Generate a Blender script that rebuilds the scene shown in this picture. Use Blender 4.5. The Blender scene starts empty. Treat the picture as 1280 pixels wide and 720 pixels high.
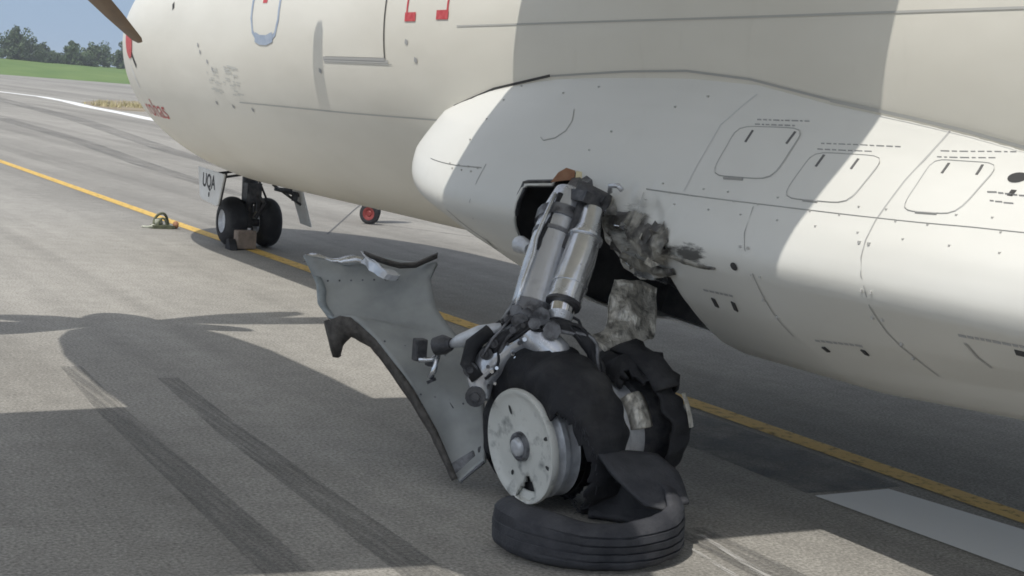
import bpy, bmesh, math, random
from mathutils import Vector, Matrix, noise
random.seed(7)
S = bpy.context.scene
C = S.collection
# ------------------------------------------------------------------ camera
cam = bpy.data.cameras.new('camera'); cam_o = bpy.data.objects.new('camera', cam); C.objects.link(cam_o)
cam.sensor_width = 36.0; cam.lens = 53.44; cam.clip_start = .05; cam.clip_end = 6000
Rc = [[0.8668367, 0.0075319, 0.4985353], [-0.4925779, -0.1418986, 0.8586220], [0.0772085, -0.9898525, -0.1192929]]
M = Matrix(((Rc[0][0], -Rc[0][1], -Rc[0][2], -5.50973), (Rc[1][0], -Rc[1][1], -Rc[1][2], -5.15836),
            (Rc[2][0], -Rc[2][1], -Rc[2][2], 1.7), (0, 0, 0, 1)))
cam_o.matrix_world = M
S.camera = cam_o
S.render.resolution_x, S.render.resolution_y = 1024, 576
# ------------------------------------------------------------------ sky and sun
SUN = Vector((-.52, -.21, 1.0)).normalized()
W = bpy.data.worlds.new('World'); S.world = W; W.use_nodes = True
wn = W.node_tree; bg = wn.nodes['Background']
sky = wn.nodes.new('ShaderNodeTexSky'); sky.sky_type = 'NISHITA'; sky.sun_disc = False
sky.sun_elevation = math.asin(SUN.z); sky.sun_rotation = math.atan2(SUN.x, SUN.y)
sky.air_density = 1.0; sky.dust_density = .55; sky.ozone_density = 1.0
bw = wn.nodes.new('ShaderNodeRGBToBW'); wn.links.new(sky.outputs[0], bw.inputs[0])
veil = wn.nodes.new('ShaderNodeMix'); veil.data_type = 'RGBA'; veil.inputs[0].default_value = .62
wn.links.new(sky.outputs[0], veil.inputs[6]); vb = wn.nodes.new('ShaderNodeMath'); vb.operation = 'MULTIPLY'; vb.inputs[1].default_value = 2.15; wn.links.new(bw.outputs[0], vb.inputs[0]); wn.links.new(vb.outputs[0], veil.inputs[7])
tcw = wn.nodes.new('ShaderNodeTexCoord'); sxyz = wn.nodes.new('ShaderNodeSeparateXYZ'); wn.links.new(tcw.outputs['Generated'], sxyz.inputs[0])
mrw = wn.nodes.new('ShaderNodeMapRange'); mrw.inputs[1].default_value = .05; mrw.inputs[2].default_value = .45; mrw.interpolation_type = 'SMOOTHSTEP'
wn.links.new(sxyz.outputs[2], mrw.inputs[0])
hz = wn.nodes.new('ShaderNodeMix'); hz.data_type = 'RGBA'; wn.links.new(mrw.outputs[0], hz.inputs[0])
hz.inputs[6].default_value = (2.25, 3.0, 4.0, 1); wn.links.new(veil.outputs[2], hz.inputs[7])
wn.links.new(hz.outputs[2], bg.inputs[0]); bg.inputs[1].default_value = .15
sl = bpy.data.lights.new('sun', 'SUN'); sl.energy = 3.05; sl.angle = math.radians(.5); sl.color = (1, .955, .88)
so = bpy.data.objects.new('sun', sl); C.objects.link(so); so.rotation_euler = (-SUN).to_track_quat('-Z', 'Y').to_euler()
so.location = (-20, -10, 40)
vs = S.view_settings; vs.view_transform = 'Standard'; vs.look = 'None'; vs.exposure = .05; vs.gamma = 1
S.cycles.filter_width = 1.7
S.cycles.max_bounces = 6

# ------------------------------------------------------------------ materials
def new_mat(name):
    m = bpy.data.materials.new(name); m.use_nodes = True
    return m, m.node_tree, m.node_tree.nodes['Principled BSDF']
def nd(t, kind, **kw):
    n = t.nodes.new(kind)
    for k, v in kw.items(): setattr(n, k, v)
    return n
def coords(t, scale=(1, 1, 1)):
    tc = nd(t, 'ShaderNodeTexCoord'); mp = nd(t, 'ShaderNodeMapping'); mp.inputs['Scale'].default_value = scale
    t.links.new(tc.outputs['Object'], mp.inputs[0]); return mp.outputs[0]
def noise_n(t, sc, vec, det=4, rough=.55):
    n = nd(t, 'ShaderNodeTexNoise'); n.inputs['Scale'].default_value = sc; n.inputs['Detail'].default_value = det
    n.inputs['Roughness'].default_value = rough; t.links.new(vec, n.inputs['Vector']); return n.outputs['Fac']
def ramp(t, fac, stops):
    r = nd(t, 'ShaderNodeValToRGB'); e = r.color_ramp.elements
    while len(e) < len(stops): e.new(.5)
    for el, (p, c) in zip(e, stops):
        el.position = p; el.color = (c, c, c, 1) if not isinstance(c, tuple) else (*c, 1)
    t.links.new(fac, r.inputs[0]); return r.outputs[0]
def mixc(t, f, a, b, mode='MIX'):
    m = nd(t, 'ShaderNodeMix', data_type='RGBA', blend_type=mode)
    for sock, v in ((m.inputs[0], f), (m.inputs[6], a), (m.inputs[7], b)):
        if isinstance(v, (int, float)): sock.default_value = v
        elif isinstance(v, tuple): sock.default_value = (*v, 1)
        else: t.links.new(v, sock)
    return m.outputs[2]
def bump(t, p, h, st, dist=.01):
    b = nd(t, 'ShaderNodeBump'); b.inputs['Strength'].default_value = st; b.inputs['Distance'].default_value = dist
    t.links.new(h, b.inputs['Height']); t.links.new(b.outputs[0], p.inputs['Normal'])
def mat(name, c1, c2=None, sc=8, rough=.5, metal=0, bst=.0, bsc=60, det=5, lo=.35, hi=.65, stretch=(1, 1, 1), spec=.5, rvar=0):
    m, t, p = new_mat(name); v = coords(t, stretch)
    if c2:
        f = ramp(t, noise_n(t, sc, v, det, .6), [(lo, 0.), (hi, 1.)]); t.links.new(mixc(t, f, c1, c2), p.inputs['Base Color'])
        if rvar:
            mr = nd(t, 'ShaderNodeMapRange'); mr.inputs[3].default_value = rough - rvar; mr.inputs[4].default_value = rough + rvar
            t.links.new(f, mr.inputs[0]); t.links.new(mr.outputs[0], p.inputs['Roughness'])
    else: p.inputs['Base Color'].default_value = (*c1, 1)
    if not rvar: p.inputs['Roughness'].default_value = rough
    p.inputs['Metallic'].default_value = metal; p.inputs['Specular IOR Level'].default_value = spec
    if bst: bump(t, p, noise_n(t, bsc, v, 4), bst)
    return m
MT = {}
def paint(name, base, dirt, stain=None):
    m, t, p = new_mat(name); v = coords(t)
    f = ramp(t, noise_n(t, 1.3, coords(t, (1, .35, 1)), 6, .62), [(.42, 0.), (.75, .55)])
    c = mixc(t, f, base, dirt)
    fs = ramp(t, noise_n(t, 9, coords(t, (1, .8, .25)), 6, .7), [(.60, 0.), (.8, .35)])
    c = mixc(t, fs, c, dirt)
    if stain:
        for (pos, rad, sx, colr, lo, hi) in stain:
            mp = nd(t, 'ShaderNodeMapping'); mp.vector_type = 'POINT'
            mp.inputs['Scale'].default_value = (1 / rad, 1 / (rad * sx), 1 / rad)
            mp.inputs['Location'].default_value = (-pos[0] / rad, -pos[1] / (rad * sx), -pos[2] / rad)
            tc = nd(t, 'ShaderNodeTexCoord'); t.links.new(tc.outputs['Object'], mp.inputs[0])
            ln = nd(t, 'ShaderNodeVectorMath', operation='LENGTH'); t.links.new(mp.outputs[0], ln.inputs[0])
            ns = noise_n(t, 15, coords(t, (1, .35, 1.6)), 8, .75)
            ad = nd(t, 'ShaderNodeMath', operation='MULTIPLY_ADD'); t.links.new(ns, ad.inputs[0]); ad.inputs[1].default_value = 1.6
            t.links.new(ln.outputs['Value'], ad.inputs[2])
            mr = nd(t, 'ShaderNodeMapRange'); mr.inputs[1].default_value = lo; mr.inputs[2].default_value = hi; mr.inputs[3].default_value = 1; mr.inputs[4].default_value = 0
            t.links.new(ad.outputs[0], mr.inputs[0]); g = mr.outputs[0]
            c = mixc(t, g, c, colr)
    t.links.new(c, p.inputs['Base Color'])
    p.inputs['Roughness'].default_value = .38
    p.inputs['Specular IOR Level'].default_value = .4
    bump(t, p, noise_n(t, 2.2, coords(t, (1, .6, 1)), 3), .30, .02)
    return m
MT['fus'] = paint('fuselage_paint', (.76, .74, .665), (.60, .575, .50))
MT['fair'] = paint('fairing_paint', (.71, .71, .675), (.58, .575, .53),
                   [((-1.70, -.01, 1.135), .075, 3.6, (.10, .10, .095), 1.18, 1.44),
                    ((-1.67, .42, 1.18), .17, 1.5, (.07, .065, .06), 1.05, 1.45)])
MT['line'] = mat('panel_gap', (.42, .42, .41), rough=.8)
MT['seam'] = mat('soft_seam', (.47, .47, .45), rough=.7)
MT['slot'] = mat('latch_grey', (.13, .13, .13), rough=.6)
MT['gap'] = mat('dark_gap', (.05, .05, .05), rough=.8)
MT['red'] = mat('red_print', (.50, .035, .045), (.6, .10, .10), 30, .45)
MT['blue'] = mat('blue_grey_print', (.30, .37, .48), (.40, .46, .55), 20, .45)
MT['black_print'] = mat('black_print', (.015, .015, .02), rough=.5)
MT['grey_print'] = mat('grey_print', (.38, .38, .38), rough=.6)
MT['door_white'] = mat('door_paint', (.72, .73, .72), (.6, .6, .58), 6, .4)
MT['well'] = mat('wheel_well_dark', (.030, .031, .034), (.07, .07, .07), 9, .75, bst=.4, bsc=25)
MT['rubber'] = mat('tyre_rubber', (.018, .019, .023), (.062, .062, .064), 6, .72, bst=.5, bsc=42, spec=.35, lo=.45, hi=.85)
MT['tread'] = mat('worn_tread', (.036, .038, .046), (.075, .077, .085), 9, .68, bst=.4, bsc=80, spec=.35, lo=.4, hi=.75)
MT['rim'] = mat('scuffed_rim_paint', (.70, .71, .67), (.30, .31, .30), 13, .5, bst=.3, bsc=30, lo=.53, hi=.72, rvar=.1)
MT['drum'] = mat('scraped_wheel_metal', (.72, .74, .77), (.50, .52, .55), 14, .40, .3, bst=.3, bsc=50)
MT['alu'] = mat('bright_aluminium', (.74, .76, .79), (.60, .62, .65), 9, .24, .85, bst=.08, bsc=30, rvar=.06)
MT['greymetal'] = mat('grey_leg_paint', (.60, .62, .66), (.36, .37, .39), 7, .30, .5, bst=.15, bsc=40, lo=.5, hi=.75, rvar=.1)
MT['darkmetal'] = mat('oily_dark_metal', (.045, .047, .055), (.12, .12, .125), 18, .5, .4, bst=.4, bsc=45)
MT['casting'] = mat('dark_grimy_casting', (.20, .205, .22), (.05, .05, .055), 14, .45, .3, bst=.4, bsc=40, lo=.42, hi=.62)
MT['chrome'] = mat('chrome', (.85, .86, .88), (.6, .6, .62), 20, .12, 1.0)
MT['scrap'] = mat('scraped_aluminium', (.62, .60, .54), (.17, .165, .15), 30, .36, .4, bst=.9, bsc=45, lo=.44, hi=.68, stretch=(1, 1, .5))
MT['torn'] = mat('grimy_torn_skin', (.33, .32, .285), (.065, .062, .058), 7, .5, .2, bst=.5, bsc=26, lo=.42, hi=.58)
MT['brown'] = mat('rusty_primer', (.26, .11, .055), (.34, .18, .10), 18, .6)
MT['cream'] = mat('cream_primer', (.75, .66, .42), rough=.6)
MT['panelgrey'] = mat('gear_door_grey', (.37, .385, .378), (.255, .268, .266), 5, .5, .1, bst=.25, bsc=9, lo=.35, hi=.7, rvar=.08)
MT['edge'] = mat('torn_composite_edge', (.055, .05, .045), (.12, .11, .10), 25, .75, bst=.7, bsc=60)
MT['blade'] = mat('propeller_blade', (.25, .165, .095), (.17, .115, .07), 6, .5)
MT['chock'] = mat('weathered_wood', (.30, .24, .20), (.20, .16, .13), 14, .8, bst=.5, bsc=40)
MT['cord'] = mat('pale_cord', (.55, .55, .47), (.36, .38, .31), 30, .85)
MT['hoop'] = mat('olive_hose', (.16, .17, .10), (.08, .09, .06), 25, .7)
MT['redpaint'] = mat('red_paint', (.26, .045, .04), (.17, .03, .03), 12, .45)
MT['bark'] = mat('bark', (.09, .07, .05), (.05, .04, .03), 6, .9)

def ground_mat():
    m, t, p = new_mat('worn_asphalt'); v = coords(t)
    fine = noise_n(t, 62, v, 4, .75); mid = noise_n(t, 5, v, 6, .65); big = noise_n(t, .35, v, 5, .6)
    stre = noise_n(t, 1.0, coords(t, (1.5, .03, 1)), 5, .6)
    wide = noise_n(t, 1.0, coords(t, (.22, .012, 1)), 4, .6)
    vo = nd(t, 'ShaderNodeTexVoronoi'); vo.inputs['Scale'].default_value = 70; t.links.new(v, vo.inputs['Vector'])
    c = ramp(t, fine, [(.30, (.15, .145, .132)), (.5, (.352, .338, .308)), (.70, (.54, .52, .478))])
    c = mixc(t, 1., c, ramp(t, mid, [(.3, .86), (.7, 1.08)]), 'MULTIPLY')
    c = mixc(t, 1., c, ramp(t, big, [(.3, .88), (.7, 1.08)]), 'MULTIPLY')
    c = mixc(t, 1., c, ramp(t, stre, [(.36, .80), (.56, 1.0)]), 'MULTIPLY')
    c = mixc(t, 1., c, ramp(t, wide, [(.38, .78), (.55, 1.03)]), 'MULTIPLY')
    st = ramp(t, vo.outputs['Distance'], [(.05, 1.18), (.30, .96)])
    c = mixc(t, .7, c, st, 'MULTIPLY')
    ve = nd(t, 'ShaderNodeTexVoronoi', feature='DISTANCE_TO_EDGE'); ve.inputs['Scale'].default_value = .42
    wv = nd(t, 'ShaderNodeMix', data_type='VECTOR'); wv.inputs[0].default_value = .22; t.links.new(v, wv.inputs[4])
    nz = nd(t, 'ShaderNodeTexNoise'); nz.inputs['Scale'].default_value = 2.2; nz.inputs['Detail'].default_value = 6; t.links.new(v, nz.inputs['Vector']); t.links.new(nz.outputs['Color'], wv.inputs[5])
    t.links.new(wv.outputs[1], ve.inputs['Vector'])
    crk = ramp(t, ve.outputs['Distance'], [(.0, .75), (.005, 1.)])
    msk = ramp(t, noise_n(t, .5, v, 3), [(.60, 0.), (.68, .5)])
    c = mixc(t, msk, c, mixc(t, 1., c, crk, 'MULTIPLY'))
    t.links.new(c, p.inputs['Base Color']); p.inputs['Roughness'].default_value = .85; p.inputs['Specular IOR Level'].default_value = .3
    bump(t, p, fine, .5, .006)
    return m
MT['asphalt'] = ground_mat()
def worn(name, c1, c2, lo, hi, sc, stretch=(1, 1, 1), rough=.7, top=1.0):
    m, t, p = new_mat(name); v = coords(t, stretch)
    f = noise_n(t, sc, v, 6, .68); t.links.new(mixc(t, noise_n(t, sc * .4, v, 3), c1, c2), p.inputs['Base Color'])
    p.inputs['Roughness'].default_value = rough; t.links.new(ramp(t, f, [(lo, 0.), (hi, top)]), p.inputs['Alpha'])
    bump(t, p, noise_n(t, 85, coords(t), 3, .7), .4, .005)
    return m
MT['yellow'] = worn('yellow_line_paint', (.78, .50, .10), (.66, .45, .14), .25, .48, 14, top=.93)
MT['white'] = worn('white_line_paint', (.86, .87, .87), (.80, .81, .81), .0, .2, 10, top=.95)
MT['skid'] = worn('rubber_skid', (.09, .09, .09), (.14, .14, .135), .30, .75, 2.2, (16, .5, 1), top=.55)
MT['faintstreak'] = worn('faint_rubber_and_shadow', (.10, .10, .10), (.14, .14, .135), .36, .7, 2.0, (9, .2, 1), top=.5)  # for rubber marks and for the shadow streaks painted beyond the fuselage
MT['scratch'] = worn('white_scrape', (.66, .65, .62), (.55, .54, .52), .42, .6, 3.0, (40, 1.5, 1), top=.75)
MT['oil'] = worn('oily_stain', (.05, .053, .06), (.085, .085, .09), .34, .62, 3.2, rough=.6, top=.6)
MT['dirt'] = worn('bare_earth', (.30, .23, .14), (.36, .31, .22), .30, .5, .35, top=.85)
MT['crack'] = mat('joint_sealant', (.10, .10, .10), rough=.8)
def grass_mat():
    m, t, p = new_mat('grass'); v = coords(t)
    c = mixc(t, ramp(t, noise_n(t, .09, v, 6, .65), [(.3, 0.), (.7, 1.)]), (.075, .15, .022), (.14, .21, .05))
    t.links.new(c, p.inputs['Base Color']); p.inputs['Roughness'].default_value = .9; return m
MT['grass'] = grass_mat()
def leaf_mat(name, c1, c2):
    m, t, p = new_mat(name)
    oi = nd(t, 'ShaderNodeNewGeometry')
    c = mixc(t, oi.outputs['Random Per Island'], c1, c2)
    t.links.new(c, p.inputs['Base Color']); p.inputs['Roughness'].default_value = .7; return m
MT['leaf'] = leaf_mat('dark_leaves', (.045, .08, .035), (.085, .12, .055))
MT['leaf2'] = leaf_mat('mid_leaves', (.055, .10, .04), (.10, .14, .06))

# ------------------------------------------------------------------ mesh helpers
def obj(name, verts, faces, m=None, parent=None, smooth=False, mats=None, fm=None):
    me = bpy.data.meshes.new(name); me.from_pydata([tuple(v) for v in verts], [], faces); me.update()
    bm = bmesh.new(); bm.from_mesh(me); bmesh.ops.recalc_face_normals(bm, faces=bm.faces); bm.to_mesh(me); bm.free()
    if mats:
        for q in mats: me.materials.append(q)
        if fm: me.polygons.foreach_set('material_index', fm)
    elif m: me.materials.append(m)
    if smooth: me.polygons.foreach_set('use_smooth', [True] * len(me.polygons))
    o = bpy.data.objects.new(name, me); C.objects.link(o)
    if parent: o.parent = parent
    return o
def mod_solid(o, th, off=-1):
    s = o.modifiers.new('solid', 'SOLIDIFY'); s.thickness = th; s.offset = off; return o
def mod_bevel(o, w, seg=2):
    b = o.modifiers.new('bevel', 'BEVEL'); b.width = w; b.segments = seg; b.limit_method = 'ANGLE'; return o
def autosmooth(o, ang=40):
    me = o.data; bm = bmesh.new(); bm.from_mesh(me)
    for f in bm.faces: f.smooth = True
    for e in bm.edges:
        if len(e.link_faces) == 2 and e.calc_face_angle(0) > math.radians(ang): e.smooth = False
    bm.to_mesh(me); bm.free(); return o
class MB:
    def __init__(s): s.v = []; s.f = []; s.m = []; s.cur = 0
    def add(s, v, f):
        b = len(s.v); s.v += [tuple(q) for q in v]; s.f += [tuple(i + b for i in q) for q in f]; s.m += [s.cur] * len(f); return s
    def box(s, c, sz, rot=None):
        x, y, z = [q / 2 for q in sz]
        vs_ = [Vector((i * x, j * y, k * z)) for i in (-1, 1) for j in (-1, 1) for k in (-1, 1)]
        if rot is not None: vs_ = [rot @ q for q in vs_]
        c = Vector(c)
        return s.add([q + c for q in vs_], [(0, 1, 3, 2), (4, 6, 7, 5), (0, 4, 5, 1), (2, 3, 7, 6), (0, 2, 6, 4), (1, 5, 7, 3)])
    def tube(s, pts, rad, n=12, cap=True):
        pts = [Vector(p) for p in pts]; N = len(pts)
        if not isinstance(rad, (list, tuple)): rad = [rad] * N
        up = None; rows = []
        for i, p in enumerate(pts):
            d = (pts[min(i + 1, N - 1)] - pts[max(i - 1, 0)]).normalized()
            if up is None:
                up = d.orthogonal().normalized()
            up = (up - d * up.dot(d)).normalized(); w = d.cross(up)
            rows.append([p + (up * math.cos(a) + w * math.sin(a)) * rad[i] for a in [2 * math.pi * k / n for k in range(n)]])
        v = [q for r in rows for q in r]
        f = [(i * n + k, i * n + (k + 1) % n, (i + 1) * n + (k + 1) % n, (i + 1) * n + k) for i in range(N - 1) for k in range(n)]
        if cap: f += [tuple(range(n))[::-1], tuple(range((N - 1) * n, N * n))]
        return s.add(v, f)
    def grid(s, rows):
        n = len(rows[0]); v = [q for r in rows for q in r]
        f = [(i * n + k, i * n + k + 1, (i + 1) * n + k + 1, (i + 1) * n + k) for i in range(len(rows) - 1) for k in range(n - 1)]
        return s.add(v, f)
    def lathe(s, prof, n=48, mtx=None, a0=0, a1=360, keep=None):
        full = abs(a1 - a0) >= 359.9; cnt = n if full else n + 1
        v = []
        for (x, r) in prof:
            for k in range(cnt):
                a = math.radians(a0 + (a1 - a0) * k / n); q = Vector((x, -r * math.sin(a), r * math.cos(a)))
                v.append(mtx @ q if mtx else q)
        f = []
        for i in range(len(prof) - 1):
            for k in range(n):
                k2 = (k + 1) % cnt
                a = a0 + (a1 - a0) * (k + .5) / n
                if keep and not keep(i, a): continue
                f.append((i * cnt + k, i * cnt + k2, (i + 1) * cnt + k2, (i + 1) * cnt + k))
        return s.add(v, f)
    def build(s, name, m=None, parent=None, smooth=False, mats=None):
        return obj(name, s.v, s.f, m, parent, smooth, mats, s.m if mats else None)
def empty(name, loc, label=None, cat=None, group=None):
    o = bpy.data.objects.new(name, None); o.location = loc; o.empty_display_size = .3; C.objects.link(o); tag(o, label, cat, group); return o
def tag(o, label=None, cat=None, group=None, kind=None):
    if label: o['label'] = label
    if cat: o['category'] = cat
    if group: o['group'] = group
    if kind: o['kind'] = kind
    return o
def keep_world(o):          # parent is an Empty moved to its base: keep the child where it was modelled
    o.matrix_parent_inverse = Matrix.Translation(-o.parent.location) if o.parent.parent is None else Matrix()
def itp(x, xs, ys):
    if x <= xs[0]: return ys[0]
    for i in range(1, len(xs)):
        if x <= xs[i]: return ys[i - 1] + (x - xs[i - 1]) / (xs[i] - xs[i - 1]) * (ys[i] - ys[i - 1])
    return ys[-1]

# ================================================================== SETTING
def sheet(name, x0, x1, y0, y1, z, m, n=1, parent=None):
    return obj(name, [(x0, y0, z), (x1, y0, z), (x1, y1, z), (x0, y1, z)], [(0, 1, 2, 3)], m, parent)
def strip_ground(name, pts, w, z, m):
    L, Rr = [], []
    pts = [Vector((p[0], p[1], z)) for p in pts]
    ws = w if isinstance(w, list) else [w] * len(pts)
    for i, p in enumerate(pts):
        d = (pts[min(i + 1, len(pts) - 1)] - pts[max(i - 1, 0)]).normalized(); s_ = Vector((-d.y, d.x, 0)) * ws[i] / 2
        L.append(p + s_); Rr.append(p - s_)
    mb = MB(); mb.grid([L, Rr]); return mb.build(name, m)
tag(sheet('ground', -900, 900, -900, 900, -.03, MT['grass']), kind='structure')
edgeY = lambda x: 289 - .16 * x
tag(obj('runway', [(-400, -300, 0), (400, -300, 0), (400, edgeY(400), 0), (-400, edgeY(-400), 0)], [(0, 1, 2, 3)], MT['asphalt']), kind='structure')
rows = []
for k, (d, z) in enumerate([(0, .004), (6, .5), (16, 1.3), (28, 2.2), (45, 2.9), (90, 3.2), (250, 3.4), (500, 3.0)]):
    rows.append([Vector((x, edgeY(x) + d + (1.2 * noise.noise((x * .07, k, 0)) if k else 0), z + (.35 * noise.noise((x * .11, k * 3.1, 2)) if 0 < k < 6 else 0))) for x in range(-400, 405, 4)])
mb = MB(); mb.grid(rows); tag(mb.build('grass_verge', MT['grass'], smooth=True), kind='structure')
tag(strip_ground('centre_line', [(0.02, -40), (0.02, 0), (.02, 12), (.08, 24), (.2, 60), (.2, 280 * .8)], .17, .004, MT['yellow']), kind='structure')
tag(strip_ground('edge_line', [(10.6, 35), (11.6, 45), (12.36, 55.6), (12.95, 61.5), (13.6, 70.6), (14.7, 79), (15.4, 88.5), (14.3, 98), (12.0, 107), (8, 120)], .8, .004, MT['white']), kind='structure')
mb = MB(); mb.grid([[(-.742, .10, .004), (-.69, -.95, .004), (-.62, -2.2, .004), (-.5, -5, .004), (-.3, -12, .004)], [(-.262, .116, .004), (-.155, -.60, .004), (-.05 - .1, -2.2, .004), (-.12, -5, .004), (-.1, -12, .004)]])
tag(mb.build('white_marking', MT['white']), kind='structure')
mb = MB()
xs = [-.78, -.6, -.4, -.2, -.12]
oil = [[(x + .02 * noise.noise((x * 5, y * 3, 0)), y + .10 * noise.noise((x * 4, y, 1)), .0025) for x in (-.74, -.55, -.35, -.13)] for y in (.13, .5, .9, 1.15, 1.6, 2.1)]
mb.grid(oil); tag(mb.build('oil_stain', MT['oil']), kind='structure')
def track(name, path, w, m, z):
    tag(strip_ground(name, path, w, z, m), kind='structure')
track('skid_mark', [(-3.33, 3.6), (-3.415, 2.38), (-3.505, -.33), (-3.56, -2.2), (-3.62, -5)], [.12, .15, .19, .2, .2], MT['skid'], .0035)
track('skid_mark', [(-2.88, 3.2), (-2.97, 1.84), (-3.04, -.46), (-3.08, -2.2), (-3.14, -5)], [.12, .15, .19, .2, .2], MT['skid'], .0035)
track('skid_mark', [(-1.70, -.2), (-1.73, -.85), (-1.80, -2.6), (-1.9, -5)], [.18, .22, .24, .24], MT['skid'], .0035)
track('scrape_mark', [(-1.70, -.30), (-1.80, -.9), (-1.95, -2.6)], [.02, .05, .07], MT['scratch'], .005)
track('scrape_mark', [(-1.86, -.45), (-1.93, -.95), (-2.05, -2.6)], [.02, .035, .05], MT['scratch'], .005)
track('rubber_and_shadow_streak', [(11.3, 88), (7.9, 49), (5.3, 29.6), (4.2, 17)], [1.2, .9, .6, .3], MT['faintstreak'], .0035)
track('rubber_and_shadow_streak', [(4.6, 46), (3.9, 33), (3.0, 24), (2.5, 17)], [.7, .6, .5, .3], MT['faintstreak'], .003)
track('rubber_and_shadow_streak', [(3.3, 14.2), (4.0, 13.6), (4.9, 12.9)], [.07, .10, .08], MT['faintstreak'], .0035)  # not rubber: a cast shadow painted as a dark streak on the tarmac
track('rubber_and_shadow_streak', [(2.96, 13.05), (3.45, 12.2), (3.9, 11.3), (4.3, 10.2)], [.05, .09, .10, .06], MT['faintstreak'], .0035)  # shadow running off the trolley wheel, painted onto the ground
track('pavement_joint', [(1.62, 11.6), (3.55, 15.2), (6, 19.7)], .022, MT['crack'], .003)
mb = MB()
c = [(14.4, 73), (15.6, 80), (19.5, 91), (24, 97), (24.5, 92), (19, 76), (15.3, 67), (14.2, 67)]
mb.add([(x, y, .006) for x, y in c], [tuple(range(len(c)))]); tag(mb.build('dirt_patch', MT['dirt']), kind='structure')
mb = MB(); random.seed(2)
for (x, y) in ((15.4, 74), (17.4, 76.3)):
    for k in range(160):
        px_, py_ = x + random.gauss(0, .28), y + random.gauss(0, .7); h_ = random.uniform(.12, .4); a_ = random.uniform(0, 6.28)
        mb.add([(px_ - .05 * math.cos(a_), py_ - .05 * math.sin(a_), 0), (px_ + .05 * math.cos(a_), py_ + .05 * math.sin(a_), 0), (px_ + random.gauss(0, .1), py_, h_)], [(0, 1, 2)])
tag(mb.build('dry_grass', mat('dry_grass', (.42, .38, .20), (.55, .48, .30), 3, .9)), kind='stuff')

# ================================================================== AIRCRAFT
H, R = 2.163, 1.42
RP = [11,13.5,16.8,20.3,24.8,27.3,29.2,30.4,31.4,32.6,35,40,45.5,50.6,55.4,61.5,72.5,90]
RR = [1.412,1.452,1.52,1.62,1.77,1.863,1.935,1.966,1.978,1.983,1.976,1.959,1.925,1.893,1.85,1.78,1.665,1.593]
TP = [11,12.5,16,21,27.6,33.4,37.5,45,55,65,78,90]; TY = [.95,1.78,2.43,2.97,3.26,3.34,3.33,3.33,3.42,3.48,3.4,3.3]
LP = [11,16,25,32,40,50,60,90]; LL = [1.0,1.0,1.0,1.3,2.1,3.0,3.1,3.0]
def fair_r(phi, Y):
    p = 90 - abs(90 - phi)
    j = itp(-Y, [-.5,0,.46,.9,1.18,1.43,3.5], [11,11.7,14.5,16.5,18,19.7,26])
    pm = p if p >= 27.3 else 27.3 - (27.3 - p) * 16.3 / (27.3 - min(j, 26.5))
    r = itp(pm, RP, RR) if pm >= 11 else 1.412 - (11 - pm) * .05
    t = (itp(p, TP, TY) - Y) / itp(p, LP, LL)
    s = -.25 if t <= 0 else (math.sqrt(1 - (1 - t) ** 2) if t < 1 else 1)
    if Y < -3.2:
        u = min(1, (-3.2 - Y) / 2.8); s *= math.cos(u * math.pi / 2) - (.12 if u > .98 else 0)
    if Y < -.5 and p > 33: s *= 1 - .20 * min(1, (-.5 - Y) / 1.1) * min(1, (p - 33) / 14)
    base = R - .03
    if s < 0: return base + s * .12
    return base + (r - base) * s
def fair_p(phi, Y, off=0.):
    r = fair_r(phi, Y) + off; a = math.radians(phi)
    return Vector((-math.cos(a) * r, Y, H - math.sin(a) * r))
TIP = 11.86
def fus_dim(Y):
    u = max(0, (Y - 9.16) / (TIP - 9.16)); w = R * math.sqrt(max(0, 1 - u * u))
    u = max(0, (Y - 8.7) / (TIP - 8.7)); zb = .743 + (1.80 - .743) * (1 - math.sqrt(max(0, 1 - u * u)))
    u = max(0, (Y - 7.0) / (TIP - 7.0)); zt = 1.80 + 1.783 * max(0, (1 - u ** 2.0)) ** .72
    u = max(0, (Y - 8.7) / (TIP - 8.7)); zc = H + (1.80 - H) * u ** 2
    if Y < -8:
        u = (-8 - Y) / 9.0; w = R * (1 - u) ** .8 + .05; zt = 3.583 - .2 * u; zb = .743 + 2.3 * u; zc = (zt + zb) / 2
    return w, zc, zt, zb
def fus_p(phi, Y, off=0.):
    w, zc, zt, zb = fus_dim(Y); a = math.radians(phi); sn = math.sin(a)
    h = (zc - zb) if sn > 0 else (zt - zc)
    return Vector((-math.cos(a) * (w + off), Y, zc - sn * (h + off)))
plane = empty('airliner', (0, 10.1, 0), 'white twin propeller airliner resting on its collapsed left main gear on the runway', 'airplane')
def part(o): o.parent = plane; keep_world(o); return o
def sub(o, p): o.parent = p; return o
# fuselage
ys = [-17 + .5 * k for k in range(18)] + [-8 + .4 * k for k in range(38)] + [7.2 + .14 * k for k in range(33)]
ys = [y for y in ys if y < TIP - .06] + [TIP - .05, TIP - .02, TIP - .004, TIP - .0005]
rows = [[fus_p(360 * k / 120, y) for k in range(121)] for y in ys]
mb = MB(); mb.grid(rows); fus = part(mb.build('fuselage', MT['fus'], smooth=True))
bmm = bmesh.new(); bmm.from_mesh(fus.data); bmesh.ops.remove_doubles(bmm, verts=bmm.verts, dist=.0002); bmesh.ops.recalc_face_normals(bmm, faces=bmm.faces); bmm.to_mesh(fus.data); bmm.free()
fus.data.polygons.foreach_set('use_smooth', [True] * len(fus.data.polygons))
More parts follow.
